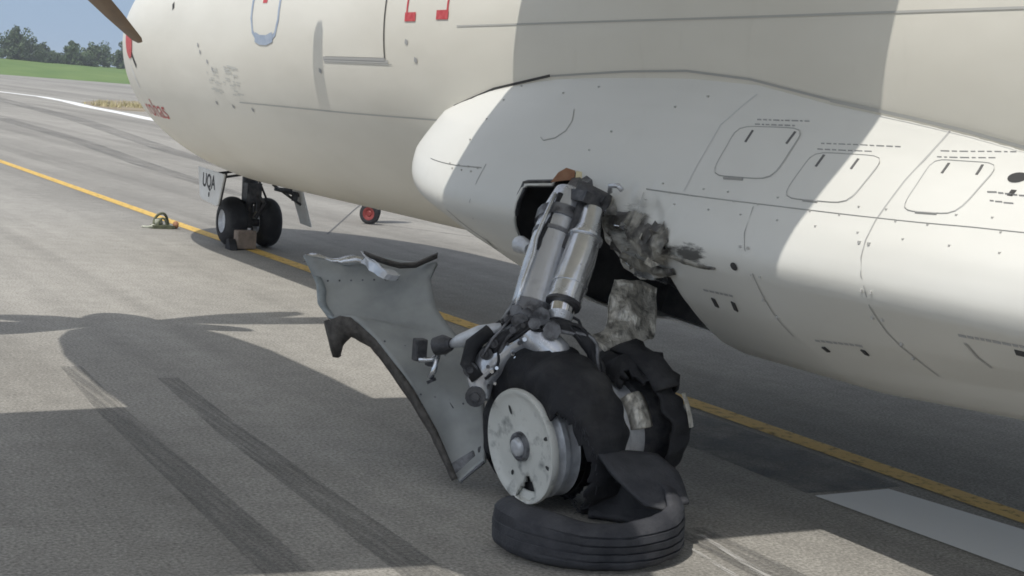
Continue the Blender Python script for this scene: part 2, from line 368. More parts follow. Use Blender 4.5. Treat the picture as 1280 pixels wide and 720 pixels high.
# curved strips (seams, print) that follow a skin
def strip_mb(mb, surf, pts, w, off, close=False, step=.06):
    P_ = []
    pp = pts + [pts[0]] if close else pts
    for (a, b) in zip(pp[:-1], pp[1:]):
        d = (surf(*b) - surf(*a)).length; n = max(1, int(d / step))
        for k in range(n): P_.append((a[0] + (b[0] - a[0]) * k / n, a[1] + (b[1] - a[1]) * k / n))
    P_.append(pp[-1]); Q = [surf(p, y, off) for p, y in P_]; L, Rr = [], []
    for i, q in enumerate(Q):
        d = (Q[min(i + 1, len(Q) - 1)] - Q[max(i - 1, 0)]).normalized()
        nrm = (surf(P_[i][0], P_[i][1], off + .1) - q).normalized(); s_ = d.cross(nrm).normalized() * w / 2
        L.append(q + s_); Rr.append(q - s_)
    mb.grid([L, Rr]); return mb
def seam(name, surf, pts, w, m, par, off=.003, close=False):
    mb = MB(); strip_mb(mb, surf, pts, w, off, close); return sub(mb.build(name, m), par)
fl = fus_p
seam('panel_seam', fl, [(1.5, 2.75), (.6, 0), (0.0, -1.45), (0, -8)], .009, MT['seam'], fus)
seam('panel_seam', fl, [(25.6, 6.75), (25.2, 4.5), (24.5, 3.05)], .010, MT['seam'], fus)
seam('panel_seam', fl, [(10.9, 4.75), (11, 3.65)], .007, MT['seam'], fus)
# cabin door
cd = MB(); cd.grid([[fl(9.3 - (9.3 + 42) * k / 24, 4.73 - .97 * j / 10, .003) for j in range(11)] for k in range(17)])
door = part(cd.build('cabin_door', MT['fus'], smooth=True))
seam('door_gap', fl, [(9.6, 3.745), (0, 3.745), (-42, 3.75)], .010, MT['gap'], door, .005)
seam('door_gap', fl, [(9.75, 4.76), (9.75, 3.74)], .018, MT['line'], door, .006)
cs = MB(); strip_mb(cs, fl, [(10.3, 4.76), (10.3, 3.70)], .022, .004); sub(cs.build('door_sill', MT['seam']), door)
# emergency exit outline, bracket print, slots, lettering
ring = [(-12, 6.20), (-2, 6.20), (2.4, 6.16), (4.6, 6.06), (5.2, 5.93), (5.0, 5.80), (3.2, 5.68), (-1, 5.625), (-12, 5.62)]
seam('exit_outline', fl, ring, .035, MT['blue'], fus)
seam('exit_outline', fl, [(4.0, 6.10), (4.9, 6.0), (5.0, 5.86), (4.0, 5.73)], .075, MT['blue'], fus, .0045)
seam('exit_mark', fl, [(-7.5, 5.94), (-6.3, 5.94)], .09, MT['red'], fus)
for (pv, ph) in (([(-9, 3.43), (-.9, 3.43)], [(-.9, 3.45), (-.9, 3.30)]), ([(-9, 2.885), (-1.2, 2.885)], [(-1.2, 3.02), (-1.2, 2.866)])):
    mb = MB(); strip_mb(mb, fl, pv, .022, .003); strip_mb(mb, fl, ph, .055, .0045); sub(mb.build('rescue_mark', MT['red']), fus)
seam('dark_slot', fl, [(-8.6, 8.27), (-6.3, 8.24)], .05, MT['gap'], fus)
seam('dark_slot', fl, [(9.5, 9.62), (15, 9.5)], .05, MT['gap'], fus)
for (p, y) in [(26.5, 7.35), (27.2, 6.95), (27.6, 6.5), (13.2, 4.85), (5.0, 3.42), (9.4, 3.30), (6.5, 7.5), (8.8, 7.46), (12.0, 7.3), (14.5, 7.2), (36, 3.3)]:
    seam('rivet_mark', fl, [(p, y + .02), (p + .5, y - .02)], .03, MT['grey_print'], fus)
random.seed(3)
mb = MB()
for k in range(46):
    p = random.uniform(13, 23); y = random.choice((6.72, 6.86, 7.18, 7.28)) + random.gauss(0, .05)
    strip_mb(mb, fl, [(p, y), (p + .25, y - random.uniform(.03, .12))], .012, .003)
tag(sub(mb.build('worn_stencil_print', mat('faint_print', (.60, .60, .56), rough=.6)), fus), kind='stuff')
def text_mesh(body, size, bold=.0):
    cu = bpy.data.curves.new('lettering', 'FONT'); cu.body = body; cu.size = size; cu.align_x = 'CENTER'; cu.offset = bold
    o = bpy.data.objects.new('lettering', cu); C.objects.link(o); dg = bpy.context.evaluated_depsgraph_get()
    me = bpy.data.meshes.new_from_object(o.evaluated_get(dg)); v = [q.co.copy() for q in me.vertices]; f = [tuple(p.vertices) for p in me.polygons]
    bpy.data.objects.remove(o); bpy.data.meshes.remove(me); return v, f
v, f = text_mesh('rohas', .30, -.002)
sub(obj('lettering', [fl(36.8 - math.degrees(q.y / 1.42), 9.42 - q.x * 1.15, .004) for q in v], f, MT['red']), fus)
mb = MB(); mb.grid([[fl(4 + 7.5 * r_ * math.cos(a), 9.72 + .17 * r_ * math.sin(a), .006) for a in [2 * math.pi * k / 20 for k in range(21)]] for r_ in (.02, .3, .6, .85, 1)])
sub(mb.build('emblem', MT['red']), fus)
mb = MB(); strip_mb(mb, fl, [(14, 9.75), (24, 9.62)], .03, .004); sub(mb.build('pale_mark', MT['door_white']), fus)

# main gear fairing with the torn opening
CUT = [(27.4,1.44),(26.9,1.19),(25.2,1.17),(25.1,1.0),(26.8,.94),(27.1,.76),(29.4,.67),(33.2,.615),(36.2,.584),(37.9,.507),(37.2,.40),(36.6,.30),(35.4,.215),(40.7,.223),(45.5,.266),(51,.315),(70,.35),(70,1.6),(41,1.61),(35,1.51),(31,1.45)]
def inside(p, y):
    r = False
    for (a, b), (c_, d) in zip(CUT, CUT[1:] + CUT[:1]):
        if (b > y) != (d > y) and p < (c_ - a) * (y - b) / (d - b) + a: r = not r
    return r
def nearest(p, y):
    best = None
    for (a, b), (c_, d) in zip(CUT, CUT[1:] + CUT[:1]):
        k = 30.; dx, dy = (c_ - a) / k, d - b; t = ((p - a) / k * dx + (y - b) * dy) / (dx * dx + dy * dy + 1e-12); t = min(1, max(0, t))
        q = (a + t * (c_ - a), b + t * (d - b)); e = ((q[0] - p) / k) ** 2 + (q[1] - y) ** 2
        if best is None or e < best[0]: best = (e, q)
    return best[1]
phs = [9 + .55 * k for k in range(118)] + [74 + 4 * k for k in range(5)] + [94 + 3 * k for k in range(27)]
yy = [-6 + .12 * k for k in range(33)] + [-2.04 + .022 * k for k in range(175)] + [1.83 + .05 * k for k in range(40)]
NP, NY = len(phs), len(yy); ins = [[p < 71 and .1 < y < 1.7 and inside(p, y) for y in yy] for p in phs]
faces = []; used = set()
for i in range(NP - 1):
    for j in range(NY - 1):
        q = [(i, j), (i + 1, j), (i + 1, j + 1), (i, j + 1)]
        if all(ins[a][b] for a, b in q): continue
        faces.append(tuple(a * NY + b for a, b in q)); used.update(q)
verts = []
for i, p in enumerate(phs):
    for j, y in enumerate(yy):
        a, b = p, y
        if ins[i][j]:
            if (i, j) in used: a, b = nearest(p, y)
        off = 0
        g = math.exp(-((b - .40) / .24) ** 2 - ((a - 31) / 4.0) ** 2)
        if g > .02:
            n_ = noise.noise((b * 11, a * .55, 0)); n2 = abs(noise.noise((b * 22, a * 1.1, 4)))
            off = g * (-.035 + .075 * n_ - .05 * n2)
        verts.append(fair_p(a, b, off))
fair = part(obj('gear_fairing', verts, faces, MT['fair'], smooth=True)); mod_solid(fair, .012)
ff = fair_p
# riveted seams
seam('panel_seam', ff, [(25.8, .41), (25.75, -.6), (25.7, -1.7), (25.7, -3)], .007, MT['line'], fair)
seam('panel_seam', ff, [(26.1, .418), (28.1, .402)], .006, MT['seam'], fair)
seam('panel_seam', ff, [(26.0, -.342), (28.2, -.363), (29.5, -.397), (32.3, -.45), (37.9, -.44), (42, -.46)], .007, MT['line'], fair)
seam('panel_seam', ff, [(17.6, -1.094), (22.8, -1.03), (25.9, -1.02), (28.4, -1.046), (31.3, -1.10), (37.3, -1.09), (41.6, -1.115), (46, -1.12)], .007, MT['line'], fair)
seam('panel_seam', ff, [(26.5, 2.6), (26.4, 2.2), (26.2, 1.93)], .008, MT['line'], fair)
seam('panel_seam', ff, [(25.7, 1.902), (27.7, 1.918), (30.2, 1.925), (33, 1.93)], .007, MT['line'], fair)
seam('panel_seam', ff, [(13.5, -.02), (18, .12), (25.5, .14)], .006, mat('hairline', (.6, .61, .6), rough=.6), fair)
seam('panel_seam', ff, [(17.4, 1.326), (19.0, 1.285), (20.5, 1.294), (21.5, 1.352), (22.0, 1.45), (21.6, 1.496)], .007, MT['line'], fair)
jn = [(37.5, 3.74), (33.4, 3.61), (27.6, 3.3), (20.9, 2.87), (16, 2.33), (12.5, 1.7), (11, 1.0), (10.5, .5), (11.6, .04), (14.4, -.46), (16.4, -.9), (17.9, -1.18), (19.6, -1.43), (25.8, -3.2)]
seam('fairing_edge_seal', fl, [(q[0] - .5, q[1]) for q in jn[3:6]], .014, MT['gap'], fair, .010)
seam('fairing_edge_seal', fl, [(q[0] - .4, q[1]) for q in jn[5:10]], .010, MT['line'], fair, .006)
seam('fairing_edge_seal', fl, [(q[0] - .35, q[1]) for q in jn[9:]], .014, MT['seam'], fair, .008)
seam('fairing_edge_seal', fl, [(36, 3.36), (43, 3.37), (50, 3.41)], .014, MT['gap'], fair, .006)
mb = MB(); random.seed(5)
for k in range(30):
    y = .38 - k * .075; q = ff(25.8 + (1.0 if k % 3 == 0 else -.75 * (k % 2)), y + random.uniform(-.01, .01), .002); mb.box(q, (.008, .007, .006))
for (p, y) in [(29.4, -.37), (29.4, -.42), (32.3, -.44), (32.3, -.49), (36, -.43), (38.5, -.455), (27.4, -1.01), (27.4, -1.06), (31.3, -1.08), (31.3, -1.13), (35, -1.07), (35, -1.12), (39, -1.12), (42, -1.10)]:
    mb.box(ff(p, y, .002), (.011, .010, .010))
for k in range(7): mb.box(ff(26.3 + .5 * (k % 2), 2.3 - k * .055, .002), (.009, .009, .008))
for (p, y) in [(14.5, 2.0), (17, 2.1), (20, 2.15), (23, 2.2), (15, 1.5), (20, .9), (16, .5), (14.2, .3), (22.5, 1.0), (13.6, 1.2)]:
    mb.box(ff(p, y, .002), (.009, .010, .008))
tag(sub(mb.build('rivet', MT['seam']), fair), kind='stuff')
def access_panel(corn, latches, label, top):
    # corners TL TR BR BL as (phi, Y); a rounded, slightly proud plate with a gap round it
    def at(u, v): # u,v in -1..1
        a = [(corn[0][k] * (1 - u) + corn[1][k] * (1 + u)) / 2 for k in (0, 1)]; b = [(corn[3][k] * (1 - u) + corn[2][k] * (1 + u)) / 2 for k in (0, 1)]
        return (a[0] * (1 - v) + b[0] * (1 + v)) / 2, (a[1] * (1 - v) + b[1] * (1 + v)) / 2
    def bd(t):
        c_, s_ = math.cos(t), math.sin(t); k = (abs(c_) ** 6 + abs(s_) ** 6) ** (-1 / 6); return c_ * k, s_ * k
    rows = []
    def sq(u, v):
        m_ = max(abs(u), abs(v)); 
        if m_ < 1e-6: return 0, 0
        t = math.atan2(v, u); b_ = bd(t); k = m_ * .985; return b_[0] * k, b_[1] * k
    for i in range(13): rows.append([ff(*at(*sq(-1 + j / 6, -1 + i / 6)), .004) for j in range(13)])
    mb = MB(); mb.grid(rows); pn = mb.build('access_panel', MT['fair'], smooth=True); part(pn)
    mb = MB(); strip_mb(mb, ff, [at(*bd(2 * math.pi * k / 40)) for k in range(40)], .0055, .0055, True, .02); sub(mb.build('panel_gap', MT['line']), pn)
    for l in latches[:-1]:
        mb = MB(); strip_mb(mb, ff, l, .011, .008, False, .02); sub(mod_solid(mb.build('latch', MT['slot']), .003), pn)
    l = latches[-1]; mb = MB(); strip_mb(mb, ff, l, .009, .008, False, .02); sub(mod_solid(mb.build('hinge', MT['line']), .004), pn)
    # stencilled placard above: rows of small grey dashes, too small to read in the photo
    mb = MB(); random.seed(int(abs(top[0][1]) * 100))
    for rw in range(2):
        y = top[0][1]
        while y > top[1][1] * (1 if rw == 0 else .75) + (0 if rw == 0 else .25) * top[0][1]:
            l_ = random.uniform(.012, .04); strip_mb(mb, ff, [(top[0][0] + rw * .62, y), (top[0][0] + rw * .62, y - l_)], .006, .003); y -= l_ + .010
    tag(sub(mb.build('stencil_print', MT['grey_print']), pn), kind='stuff')
    if label: pn['label'] = label
    return pn
access_panel([(18, -.0), (18, -.38), (23.5, -.365), (23.6, .012)], [[(19.8, -.095), (18.4, -.101)], [(19.8, -.331), (18.4, -.34)], [(23.75, -.08), (23.7, -.20)]], None, [(17.1, -.09), (17.3, -.385)])
access_panel([(20.6, -.50), (20.7, -.87), (24.9, -.84), (25.0, -.475)], [[(22.0, -.559), (20.8, -.566)], [(22.0, -.745), (21.0, -.75)], [(25.0, -.60), (25.0, -.68)]], None, [(19.7, -.51), (19.9, -.885)])
access_panel([(20.8, -1.09), (21.1, -1.37), (25.0, -1.35), (25.0, -1.10)], [[(22.0, -1.169), (21.1, -1.168)], [(22.1, -1.31), (21.2, -1.308)], [(25.05, -1.176), (25.05, -1.271)]], None, [(20.0, -1.10), (20.3, -1.385)])
mb = MB()
for ln in ([(36.7, -.011), (36.6, -.191)], [(41.9, -.589), (41.1, -.871)], [(34.8, -1.488), (34.1, -1.9)], [(23.5, -1.404), (23.7, -1.62)], [(24.1, -1.44), (24.2, -1.53)]):
    y, k = ln[0][1], 0
    random.seed(int(y * -50))
    while y > ln[1][1]:
        l_ = random.uniform(.015, .04); t_ = (ln[0][1] - y) / (ln[0][1] - ln[1][1]); p = ln[0][0] + t_ * (ln[1][0] - ln[0][0]); strip_mb(mb, ff, [(p, y), (p, y - l_)], .011, .003); y -= l_ + .007
tag(sub(mb.build('stencil_print', MT['grey_print']), fair), kind='stuff')
for l in ([(38, -.043), (39.5, -.03)], [(37.8, -.185), (39.3, -.167)], [(43.2, -.599), (44.1, -.606)], [(42.2, -.839), (43.2, -.837)], [(35.6, -1.72), (35.6, -1.80)], [(23.2, -1.50), (23.6, -1.50)]):
    mb = MB(); strip_mb(mb, ff, l, .022, .006, False, .02); sub(mod_solid(mb.build('latch', MT['gap']), .005), fair)
seam('panel_seam', ff, [(36.2, -1.485), (38.7, -1.482), (40.6, -1.498)], .014, MT['line'], fair)
SLIT0, SLIT1 = [(32.45, 2.241), (34.96, 2.186), (36.98, 2.116), (38.39, 2.036)], [(38.39, 2.036), (41.64, 2.092)]
seam('panel_seam', ff, SLIT0, .008, MT['line'], fair)
seam('open_slit', ff, SLIT1, .020, MT['gap'], fair)
def blob(name, p, y, dp, dy, m, n=18):
    mb = MB(); mb.add([ff(p + dp * math.sin(a), y + dy * math.cos(a), .004) for a in [2 * math.pi * k / n for k in range(n)]], [tuple(range(n))]); return sub(mb.build(name, m), fair)
blob('vent_hole', 22.3, -1.475, .42, .04, MT['gap']); blob('vent_hole', 31.6, -.335, .5, .022, MT['gap'])

# wheel well behind the torn opening
mb = MB()
W0, W1 = .12, 1.74
rB = lambda p: R + .02
mb.grid([[Vector((-math.cos(math.radians(p)) * (R + .03), y, H - math.sin(math.radians(p)) * (R + .03))) for y in [W0 + (W1 - W0) * k / 8 for k in range(9)]] for p in range(22, 76, 4)])
for y in (W0, W1): mb.grid([[fair_p(p, y, -.016) for p in range(22, 75, 4)], [Vector((-math.cos(math.radians(p)) * (R + .025), y, H - math.sin(math.radians(p)) * (R + .025))) for p in range(22, 75, 4)]])
mb.grid([[fair_p(22.5, y, -.02) for y in [W0 + (W1 - W0) * k / 6 for k in range(7)]], [Vector((-math.cos(math.radians(22.5)) * (R + .025), y, H - math.sin(math.radians(22.5)) * (R + .025))) for y in [W0 + (W1 - W0) * k / 6 for k in range(7)]]])
mb.grid([[fair_p(71, y, -.016) for y in [W0 + (W1 - W0) * k / 6 for k in range(7)]], [Vector((-math.cos(math.radians(71)) * (R + .025), y, H - math.sin(math.radians(71)) * (R + .025))) for y in [W0 + (W1 - W0) * k / 6 for k in range(7)]]])
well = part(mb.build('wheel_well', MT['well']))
for y in (.42, .78, 1.12, 1.42):
    mb = MB(); mb.grid([[Vector((-math.cos(math.radians(p)) * r, y, H - math.sin(math.radians(p)) * r)) for p in range(23, 70, 4)] for r in (R + .03, R + .11)]); sub(mod_solid(mb.build('frame_rib', MT['darkmetal']), .012), well)
mb = MB(); mb.tube([(-1.50, 1.36, 1.42), (-1.52, 1.33, 1.2), (-1.45, 1.25, 1.0)], .022, 8); mb.tube([(-1.46, 1.30, 1.42), (-1.50, 1.22, 1.2), (-1.40, 1.15, 1.0)], .014, 8); sub(mb.build('hydraulic_line', MT['darkmetal'], smooth=True), well)
# lip round the opening
mb = MB(); strip = [(31.0, 1.46), (28.8, 1.455), (27.3, 1.44), (26.8, 1.19)]
strip_mb(mb, ff, strip, .035, -.004, False, .02); sub(mod_solid(mb.build('opening_lip', MT['darkmetal']), .015), well)

# wing, nacelles, propellers
def airfoil(x, yle, yte, z, th):
    c_ = yle - yte; pts = []
    up = [(0, 0), (.015, .30), (.06, .55), (.15, .85), (.32, 1.0), (.55, .80), (.8, .38), (1, .03)]
    for t_, h_ in up: pts.append(Vector((x, yle - c_ * t_, z + h_ * th * .62)))
    for t_, h_ in reversed(up[1:-1]): pts.append(Vector((x, yle - c_ * t_, z - h_ * th * .38)))
    return pts
for sgn in (-1, 1):
    mb = MB(); secs = [(0, 1.74, -1.13, 3.60, .44), (4.9, 1.74, -1.13, 3.66, .42), (8.5, 1.45, -.72, 3.72, .30), (12.2, 1.1, -.35, 3.80, .18)]
    rows = []
    for (x, a, b, z, th) in secs:
        s_ = airfoil(sgn * x, a, b, z, th); rows.append(s_ + s_[:1])
    mb.grid(rows); mb.add(rows[-1][:-1], [tuple(range(len(rows[-1]) - 1))])
    wg = part(autosmooth(mb.build('wing', MT['fus'])))
    mb = MB(); rows = []
    for (y, r, dz) in [(4.28, .30, .0), (4.2, .40, 0), (3.9, .52, -.01), (3.3, .61, -.02), (2.4, .64, -.02), (1.0, .63, 0), (-.4, .52, .06), (-1.4, .30, .16), (-2.0, .05, .26)]:
        rows.append([Vector((sgn * 4.32 + r * .98 * math.cos(2 * math.pi * k / 32), y, 3.30 + dz + r * 1.0 * math.sin(2 * math.pi * k / 32))) for k in range(33)])
    mb.grid(rows); nac = part(mb.build('engine_nacelle', MT['fus'], smooth=True))
    mb = MB(); rows = []
    for (y, r) in [(4.29, .27), (4.45, .27), (4.62, .24), (4.78, .17), (4.88, .08), (4.91, .005)]:
        rows.append([Vector((sgn * 4.32 + r * math.cos(2 * math.pi * k / 24), y, 3.30 + r * math.sin(2 * math.pi * k / 24))) for k in range(25)])
    mb.grid(rows); sp = part(mb.build('spinner', MT['greymetal'], smooth=True))
    blade_me = None
    for k in range(6):
        a = math.radians(-42 + 60 * k)
        if blade_me is None:
            L_, T_ = [], []
            rows = []
            for (r, ch, tw, th) in [(.20, .12, 112, .09), (.45, .15, 110, .07), (.7, .26, 108, .05), (1.1, .34, 106, .04), (1.5, .32, 103, .03), (1.85, .25, 100, .022), (2.05, .16, 98, .014), (2.08, .08, 98, .008)]:
                t_ = math.radians(tw); d = Vector((0, math.sin(t_), math.cos(t_))); n_ = Vector((0, math.cos(t_), -math.sin(t_)))
                b0 = Vector((r, 0, 0)); rows.append([b0 + d * ch * u + n_ * th * w_ for (u, w_) in ((-.5, 0), (-.2, .5), (.25, .35), (.5, 0), (.25, -.35), (-.2, -.5), (-.5, 0))])
            mb = MB(); mb.grid(rows); mb.add(rows[-1][:-1], [tuple(range(6))])
            b = mb.build('propeller_blade', MT['blade']); autosmooth(b, 60); blade_me = b.data; 
        else:
            b = bpy.data.objects.new('propeller_blade', blade_me); C.objects.link(b)
        b.parent = sp; b.matrix_local = Matrix.Translation((sgn * 4.32, 4.45, 3.30)) @ Matrix.Rotation(-a, 4, 'Y')

# nose gear
WX = Matrix.Identity(4)
def wheel(name, centre, tilt, r, w, rimr, par_label=None, rim_m=None):
    mtx = Matrix.Translation(centre) @ tilt
    rb = MB(); rb.lathe([(-w * .38, 0.0), (-w * .38, rimr * .35), (-w * .28, rimr * .5), (-w * .30, rimr * .85), (-w * .46, rimr), (-w * .46, rimr * 1.06), (w * .46, rimr * 1.06), (w * .46, rimr * .9), (w * .3, rimr * .5), (w * .3, 0)], 32, mtx)
    t = MB(); pr = []
    for k in range(19):
        a = math.pi * k / 18 * 1.0
        pr.append((-math.cos(a) * w / 2 * (1 - .1 * math.sin(a)), rimr * 1.02 + (r - rimr * 1.02) * math.sin(a) ** .55))
    t.lathe(pr, 48, mtx)
    tyre = part(t.build('nose_wheel_tyre', MT['rubber'], smooth=True)); 
    rim = sub(autosmooth(rb.build('rim', rim_m or MT['drum']), 35), tyre)
    return tyre
wheel('w', Vector((-.105, 10.1, .262)), WX, .262, .235, .12); wheel('w', Vector((.275, 10.1, .262)), WX, .262, .235, .12)
mb = MB(); mb.tube([(.075, 10.1, .2), (.075, 10.1, .55)], .045, 14); mb.tube([(.075, 10.1, .45), (.075, 10.12, .95)], .085, 14); mb.box((.075, 10.02, .58), (.16, .12, .2)); mb.box((.12, 9.98, .5), (.05, .05, .22))
mb.tube([(-.14, 10.1, .257), (.29, 10.1, .257)], .04, 12)
leg = part(mb.build('nose_gear_leg', MT['darkmetal'], smooth=False)); autosmooth(leg, 40)
mb = MB(); mb.tube([(.075, 10.02, .62), (.17, 9.9, .48), (.11, 9.98, .32)], .022, 8); sub(mb.build('torque_link', MT['darkmetal']), leg)
mb = MB(); mb.tube([(.16, 10.1, .72), (.20, 9.9, .5), (.16, 9.95, .35)], .012, 8); sub(mb.build('hose', MT['rubber']), leg)
# nose gear doors
mb = MB(); mb.grid([[(-.345 - .02 * math.sin(math.pi * k / 6), 10.50 - .11 * k / 6 * 0 + 0 - (.0), z) for k in range(1)] for z in (0,)])
def plate(pts, th, m, name, par, bev=.004):
    pts = [Vector(p) for p in pts]; n_ = (pts[1] - pts[0]).cross(pts[2] - pts[0]).normalized() * th / 2; N = len(pts)
    mb = MB(); mb.add([p + n_ for p in pts] + [p - n_ for p in pts], [tuple(range(N)), tuple(range(2 * N - 1, N - 1, -1))] + [(k, (k + 1) % N, N + (k + 1) % N, N + k) for k in range(N)])
    o = mb.build(name, m); 
    if bev: mod_bevel(o, bev, 1)
    if par is plane: part(o)
    elif par: sub(o, par)
    return o
nd_ = plate([(-.36, 10.50, .80), (-.36, 10.40, .50), (-.36, 10.33, .465), (-.36, 9.86, .435), (-.36, 9.80, .455), (-.36, 9.655, .775)], .02, MT['door_white'], 'nose_gear_door', plane)
mb = MB(); mb.tube([(-.347, 9.665, .785), (-.347, 9.81, .445)], .013, 6); sub(mb.build('rubber_seal', MT['gap']), nd_)
for q in ([(-.35, 10.0, .76), (-.05, 10.05, .80)], [(-.35, 9.75, .74), (-.10, 9.8, .78)]):
    mb = MB(); mb.tube(q, .013, 8); sub(mb.build('door_link', MT['darkmetal']), nd_)
v, f = text_mesh('UQA', .20, .004)
sub(obj('lettering', [Vector((-.3725, 10.12 - q.x * .92, .605 + q.y * 1.0 + (q.x) * -.03)) for q in v], f, MT['black_print']), nd_)
mb = MB(); mb.add([Vector((-.3725, 10.10 + .022 * math.cos(a), .535 + .03 * math.sin(a))) for a in [2 * math.pi * k / 6 for k in range(6)]], [tuple(range(6))]); sub(mb.build('dot_mark', MT['black_print']), nd_)
nd2 = plate([(.42, 9.82, .66), (.42, 9.50, .66), (.55, 9.52, .28), (.55, 9.80, .29)], .02, MT['door_white'], 'nose_gear_door', plane)
mb = MB(); mb.tube([(.16, 9.60, .66), (.45, 9.62, .60)], .022, 8); mb.tube([(.14, 9.62, .70), (.46, 9.62, .50)], .014, 8); mb.box((.25, 9.6, .655), (.18, .05, .03)); mb.box((.38, 9.6, .58), (.05, .05, .08)); sub(mb.build('door_link', MT['darkmetal']), nd2)

# ------------------------------------------------------------------ collapsed main gear
def lerp_list(L_, t):
    x = t * (len(L_) - 1); i = min(int(x), len(L_) - 2); return Vector(L_[i]).lerp(Vector(L_[i + 1]), x - i)
def smooth_pts(L_, n, amp, seed):
    out = [lerp_list(L_, k / n) for k in range(n + 1)]
    for _ in range(3): out = [out[0]] + [(out[k - 1] + out[k] * 2 + out[k + 1]) / 4 for k in range(1, n)] + [out[-1]]
    return [p + Vector((noise.noise((k * .5, seed, 0)), noise.noise((k * .5, seed, 4)), noise.noise((k * .5, seed, 8)))) * amp for k, p in enumerate(out)]
DIRA = Vector((math.cos(math.radians(7)), +.07, math.sin(math.radians(7)))).normalized()   # axle, pointing inboard and a little up
zt = (Vector((0, 0, 1)) - DIRA * DIRA.z).normalized(); yt = zt.cross(DIRA)
TIL = Matrix((DIRA, yt, zt)).transposed().to_4x4()
HUB = Vector((-2.235, .275, .268)); MX = Matrix.Translation(HUB) @ TIL
LEGTUBE = [(-1.791, 0.757, 1.303), (-1.873, 0.72, 1.198), (-1.996, 0.622, 0.988), (-2.116, 0.5, 0.78)]
SHOCK = [(-1.798, 0.569, 1.263), (-1.835, 0.532, 1.183), (-1.869, 0.509, 1.123), (-1.925, 0.459, 1.029), (-2.014, 0.388, 0.903), (-2.037, 0.372, 0.864), (-2.072, 0.336, 0.792)]
mb = MB(); mb.tube(LEGTUBE, [.090, .098, .100, .102], 28)
gl = part(autosmooth(mb.build('main_gear_leg', MT['greymetal'], smooth=True), 50))
mb = MB(); mb.tube([(-1.46, .98, 1.36), (-1.66, .88, 1.29), (-1.86, .735, 1.21)], [.09, .085, .092], 10); mb.tube([(-1.86, .735, 1.212), (-1.885, .71, 1.17)], .112, 16); 
sub(autosmooth(mb.build('upper_forging', MT['casting']), 35), gl)
mb = MB(); mb.tube([(-1.66, .93, 1.34), (-1.83, .71, 1.29)], .05, 8); mb.tube([(-1.79, .70, 1.345), (-1.73, .565, 1.30)], .04, 8); mb.box((-1.79, .64, 1.30), (.13, .16, .05), Matrix.Rotation(.35, 3, 'Y')); mb.tube([(-1.80, .65, 1.31), (-1.86, .60, 1.20), (-1.93, .56, 1.08)], .024, 8)
sub(autosmooth(mb.build('trunnion_block', MT['darkmetal']), 35), gl)
mb = MB(); mb.tube([(-2.09, .52, .83), (-2.14, .49, .735)], [.10, .12], 16); mb.tube([(-2.21, .51, .79), (-2.12, .44, .80)], .045, 10)
for k, p in enumerate([(-2.246, 0.483, 0.783), (-2.214, 0.469, 0.82), (-2.213, 0.428, 0.778), (-2.24, 0.438, 0.741), (-2.185, 0.428, 0.813), (-2.141, 0.379, 0.81), (-2.122, 0.353, 0.79), (-2.175, 0.371, 0.78), (-2.12, 0.313, 0.762)]):
    r_ = .016 + .012 * (k % 3); p = Vector(p); d = Vector((-.5, -.85, .1 * (k % 2))) * (.03 + .012 * (k % 2)); mb.tube([p - d, p + d], r_, 8)
sub(autosmooth(mb.build('lower_yoke', MT['casting']), 35), gl)
PIPE = [(-1.924, 0.696, 1.318), (-1.995, 0.653, 1.212), (-2.054, 0.616, 1.121), (-2.078, 0.586, 1.053), (-2.144, 0.539, 0.944), (-2.204, 0.489, 0.838)]
mb = MB(); mb.tube(PIPE, .011, 8); sub(mb.build('hydraulic_line', MT['alu'], smooth=True), gl)
mb = MB(); mb.tube([Vector(p) + Vector((.035, .01, .0)) + Vector((.01 * math.sin(i * 2), 0, 0)) for i, p in enumerate(PIPE)], .014, 8); mb.tube([(-2.204, .489, .838), (-2.24, .50, .76), (-2.30, .52, .70)], .018, 8); sub(mb.build('hose', MT['rubber'], smooth=True), gl)
mb = MB(); mb.tube(SHOCK[:6], [.044, .055, .071, .077, .075, .072], 28)
shk = part(autosmooth(mb.build('shock_absorber', MT['alu'], smooth=True), 50))
mb = MB(); p5, p6 = Vector(SHOCK[5]), Vector(SHOCK[6]); mb.tube([p5, p5 + (p6 - p5) * .6], .056, 24); sub(autosmooth(mb.build('chrome_piston', MT['chrome'], smooth=True), 50), shk)
mb = MB(); mb.tube([p5 + (p6 - p5) * .6, p6], [.058, .046], 20); sub(autosmooth(mb.build('end_fitting', MT['greymetal'], smooth=True), 50), shk)
mb = MB(); q4 = Vector(SHOCK[4]); d = (p5 - q4).normalized(); mb.tube([p5 - d * .012, p5 + d * .006], .078, 24); sub(autosmooth(mb.build('retaining_ring', MT['darkmetal'], smooth=True), 40), shk)
ARM = [(-2.123, 0.452, 0.738), (-2.214, 0.495, 0.668), (-2.286, 0.525, 0.586), (-2.327, 0.536, 0.493), (-2.33, 0.505, 0.421)]
mb = MB(); mb.tube(ARM, [.085, .08, .075, .06, .035], 14); mb.tube([(-2.16, .45, .74), (-2.09, .33, .66), (-2.05, .28, .47), (-2.02, .26, .31)], [.08, .075, .075, .07], 14)
arm = part(autosmooth(mb.build('trailing_arm', MT['greymetal'], smooth=True), 50))
for (p, r_) in (((-2.397, .504, .557), .032), ((-2.345, .47, .632), .028), ((-2.37, .49, .44), .045), ((-2.32, .46, .68), .022)):
    p = Vector(p); d = Vector((-.55, -.8, 0)).normalized(); mb = MB(); mb.tube([p - d * .04, p + d * .006], r_, 14); mb.tube([p, p + d * .02], r_ * .45, 10); sub(autosmooth(mb.build('bearing_boss', MT['darkmetal'], smooth=True), 40), arm)
